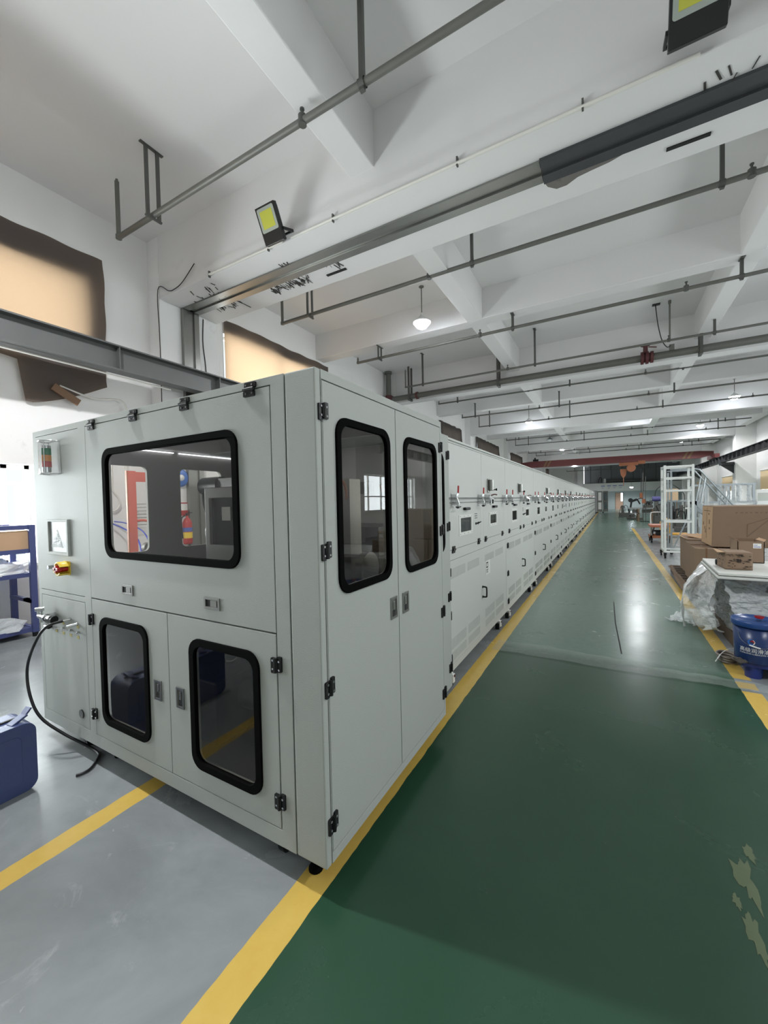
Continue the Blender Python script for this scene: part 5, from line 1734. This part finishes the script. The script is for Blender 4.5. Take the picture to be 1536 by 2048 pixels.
# yellow pallet truck
t = thing('pallet_truck', 'yellow hand pallet truck with long forks behind the white rack', 'pallet truck', (2.55, 16.5, 0))
MB().box(0, 0, .14, .34, .5, .55).add([(0, 0, .55), (.34, 0, .55), (.28, .5, .68), (.05, .5, .68)], [(0, 1, 2, 3)]).build('body', 'yellow_paint', t, bevel=.02)
MB().box(.34, 0, .08, 1.45, .15, .14).box(.34, .35, .08, 1.45, .5, .14).build('fork', 'yellow_paint', t, bevel=.01)
MB().box(.06, -.01, .36, .2, 0, .48).build('recess', 'black', t)
MB().cyl((.1, .25, .6), (-.12, .25, 1.15), .02, 8).cyl((-.12, .1, 1.15), (-.12, .4, 1.15), .016, 8).build('tiller', 'black_metal', t)
MB().cyl((.05, .2, .09), (.05, .3, .09), .09, 14).cyl((1.3, .05, .04), (1.3, .1, .04), .04, 10).cyl((1.3, .4, .04), (1.3, .45, .04), .04, 10).build('wheel', 'black', t)

# far work area: benches and machines
t = thing('work_bench', 'low grey work bench with wooden legs and machine parts on it, near the far door', 'bench', (2.0, 27.4, 0))
MB().box(0, 0, .74, 1.2, 1.1, .82).box(.0, 0, .46, 1.2, .04, .50).build('bench_top', 'monitor', t)
for (x, y) in ((.38, 0), (1.1, 0), (.38, 1.0), (1.1, 1.0)):
    MB().box(x, y, 0, x + .1, y + .1, .74).build('leg', 'ply', t)
MB().box(.1, .05, .52, .34, .1, .72).box(.6, .05, .52, 1.15, .1, .72).build('drawer_unit', 'machine_dark', t)
rs = random.Random(8)


def machine_pile(x, y, z, w, d, h, n, label, cat='machine', name='machine_assembly', seed=1, extra=None):
    rs = random.Random(seed)
    t = thing(name, label, cat, (x, y, z))
    MB().box(0, 0, 0, w, d, h * .35).build('base_block', 'machine_dark', t, bevel=.01)
    for i in range(n):
        a, b_, c = rs.uniform(0, w * .85), rs.uniform(0, d * .85), h * .35
        k = rs.random()
        hh = h * rs.uniform(.2, .65)
        if k < .4:
            MB().box(a, b_, c, a + w * .14, b_ + d * .2, c + hh).build('block', 'machine_dark', t)
        elif k < .7:
            MB().cyl((a, b_, c), (a, b_, c + hh), w * .05, 10).build('motor', 'black_metal', t)
        else:
            MB().tube([(a, b_, c), (a + .1 * w, b_, c + hh), (a + .3 * w, b_, c + hh * .9), (a + .35 * w, b_, c + .1)], .02, 6).build('cable_loop', 'cable', t)
    return t


machine_pile(2.74, 27.6, .825, .44, .8, .42, 16, 'dark machine assembly on the low work bench', seed=3)
t = thing('pick_arm', 'black jointed pick arm rising over the far work bench', 'robot arm', (2.05, 28.2, .83))
MB().obox((0, 0, 0), (.05, 0, .38), .1, .12).obox((.05, 0, .38), (.35, 0, .5), .1, .14).obox((.35, 0, .5), (.5, 0, .2), .06, .08).cyl((.0, -.1, .45), (.0, .1, .45), .13, 12).build('jointed_arm', 'black_metal', t)
MB().tube([(.35, 0, .5), (.6, 0, .55), (.75, 0, .3), (.7, 0, .0)], .025, 6).build('cable_loop', 'cable', t)
machine_pile(1.5, 33.0, 0, 1.0, 1.0, .9, 6, 'grey covered machine low beside the far doorway', seed=4)
machine_pile(3.0, 24.5, 0, 1.1, 1.0, 1.25, 14, 'dark machine behind the lift table, with a purple-blue motor', seed=5)
machine_pile(3.5, 21.5, 0, .9, .8, 1.15, 12, 'machine with small motors seen through the white rack', seed=6)
machine_pile(3.3, 19.0, 0, .8, .7, .6, 8, 'low machine frame seen through the lower part of the white rack', seed=12)
machine_pile(1.9, 29.6, 0, .9, .9, .3, 4, 'low machine bed on the floor beside the far bench', seed=13)
t = thing('motor_drive', 'purple-blue motor on a stand behind the lift table', 'motor', (3.0, 25.9, 1.25))
MB().cyl((0, 0, .1), (.4, 0, .1), .14, 14).build('motor_body', mat('purple_blue', (86, 84, 140), .5), t)
MB().box(-.02, -.1, 0, .42, .1, .03).box(.1, -.05, -1.25, .3, .05, 0).build('motor_base', 'black_metal', t)
t = thing('notice_board', 'tan notice board on the wall between machines', 'board', (3.72, 26.5, 1.2))
MB().box(0, 0, 0, .55, .03, .7).build('board', 'cork', t)
MB().box(.05, -.01, -1.2, .09, .03, 0).box(.46, -.01, -1.2, .50, .03, 0).build('board_leg', 'ply', t)
t = thing('stand_post', 'dark twin-post stand with an orange clamp rising from the far bench', 'stand', (2.63, 27.0, 0))
MB().box(-.02, -.02, 0, .02, .02, 2.9).box(.12, -.02, 0, .15, .02, 2.7).build('post', 'darkpipe', t)
MB().box(-.05, -.05, 1.1, .12, .05, 1.35).build('clamp', 'orange', t)
MB().box(-.15, -.15, 0, .3, .15, .03).build('base', 'black_metal', t)
o = MB().tube([(3.2, 26.8, 1.3), (3.3, 26.8, 1.9), (3.9, 26.8, 2.2), (4.5, 26.8, 1.7), (4.6, 26.8, 1.2), (4.6, 26.8, .0)], .02, 6)
tag(o.build('power_cord', 'cable'), 'black power cord arching over the far machines', 'cord')
# glass door cabinet at the end of the oven line
t = thing('glass_door_cabinet', 'tall grey cabinet with open glazed doors at the far end of the oven line', 'cabinet', (-.15, 42.5, 0))
MB().box(-1.8, 0, .1, 0, 1.4, 2.15).build('body', 'monitor', t)
for k, (x0, x1, y) in enumerate(((.0, .45, .0), (.5, .92, .5))):
    d = MB().plate((0, y, 0), FX, UP, FN, rect(x0, .12, x1, 2.1), [rect(x0 + .1, .35, x1 - .08, 1.02), rect(x0 + .1, 1.2, x1 - .08, 1.98)], .05).build('glazed_door', 'zinc', t)
    MB().box(x0 + .1, y + .02, .35, x1 - .08, y + .03, 1.98).build('door_glass', 'paper' if k == 0 else 'wired', d)  # first pane is plain white in place of reflections in glass
MB().box(-.1, .02, .0, .1, .1, .1).box(.45, .02, 0, .55, .1, .12).build('foot', 'black', t)
# floor bits by the pallet
tag(MB().obox((2.3, 9.2, .02), (3.0, 9.6, .02), .06, .03).build('steel_flat', 'galv'), 'flat steel bar on the floor between the cartons and the white rack', 'bar')
# roller blinds over the windows on the column side
for (y0, y1, l) in ((20.8, 27.4, 'cream roller blind on the nearest visible window beyond the wrapped frame'), (30.5, 35.8, 'cream roller blind on the window between two columns'), (39.2, 45.2, 'cream roller blind on the last visible window behind the ladder')):
    t = thing('roller_blind', l, 'blind', (XR - .05, y0, 1.75), 0, 'roller blinds')
    MB().box(-.01, 0, 0, .0, y1 - y0, 1.0).build('blind_cloth', cloth_mat('blind_cloth', (226, 206, 172), (255, 236, 205), .10), t)
    MB().cyl((-.01, 0, 1.0), (-.01, y1 - y0, 1.0), .035, 10).build('blind_roller', 'white', t)
t = thing('wall_air_conditioner', 'white standing air conditioner between the far window columns', 'air conditioner', (6.6, 22.5, 0))
MB().box(0, 0, 0, .5, .35, 1.7).build('body', 'white', t, bevel=.02)
MB().box(.05, -.005, 1.2, .45, 0, 1.55).build('louvre', 'vent', t)
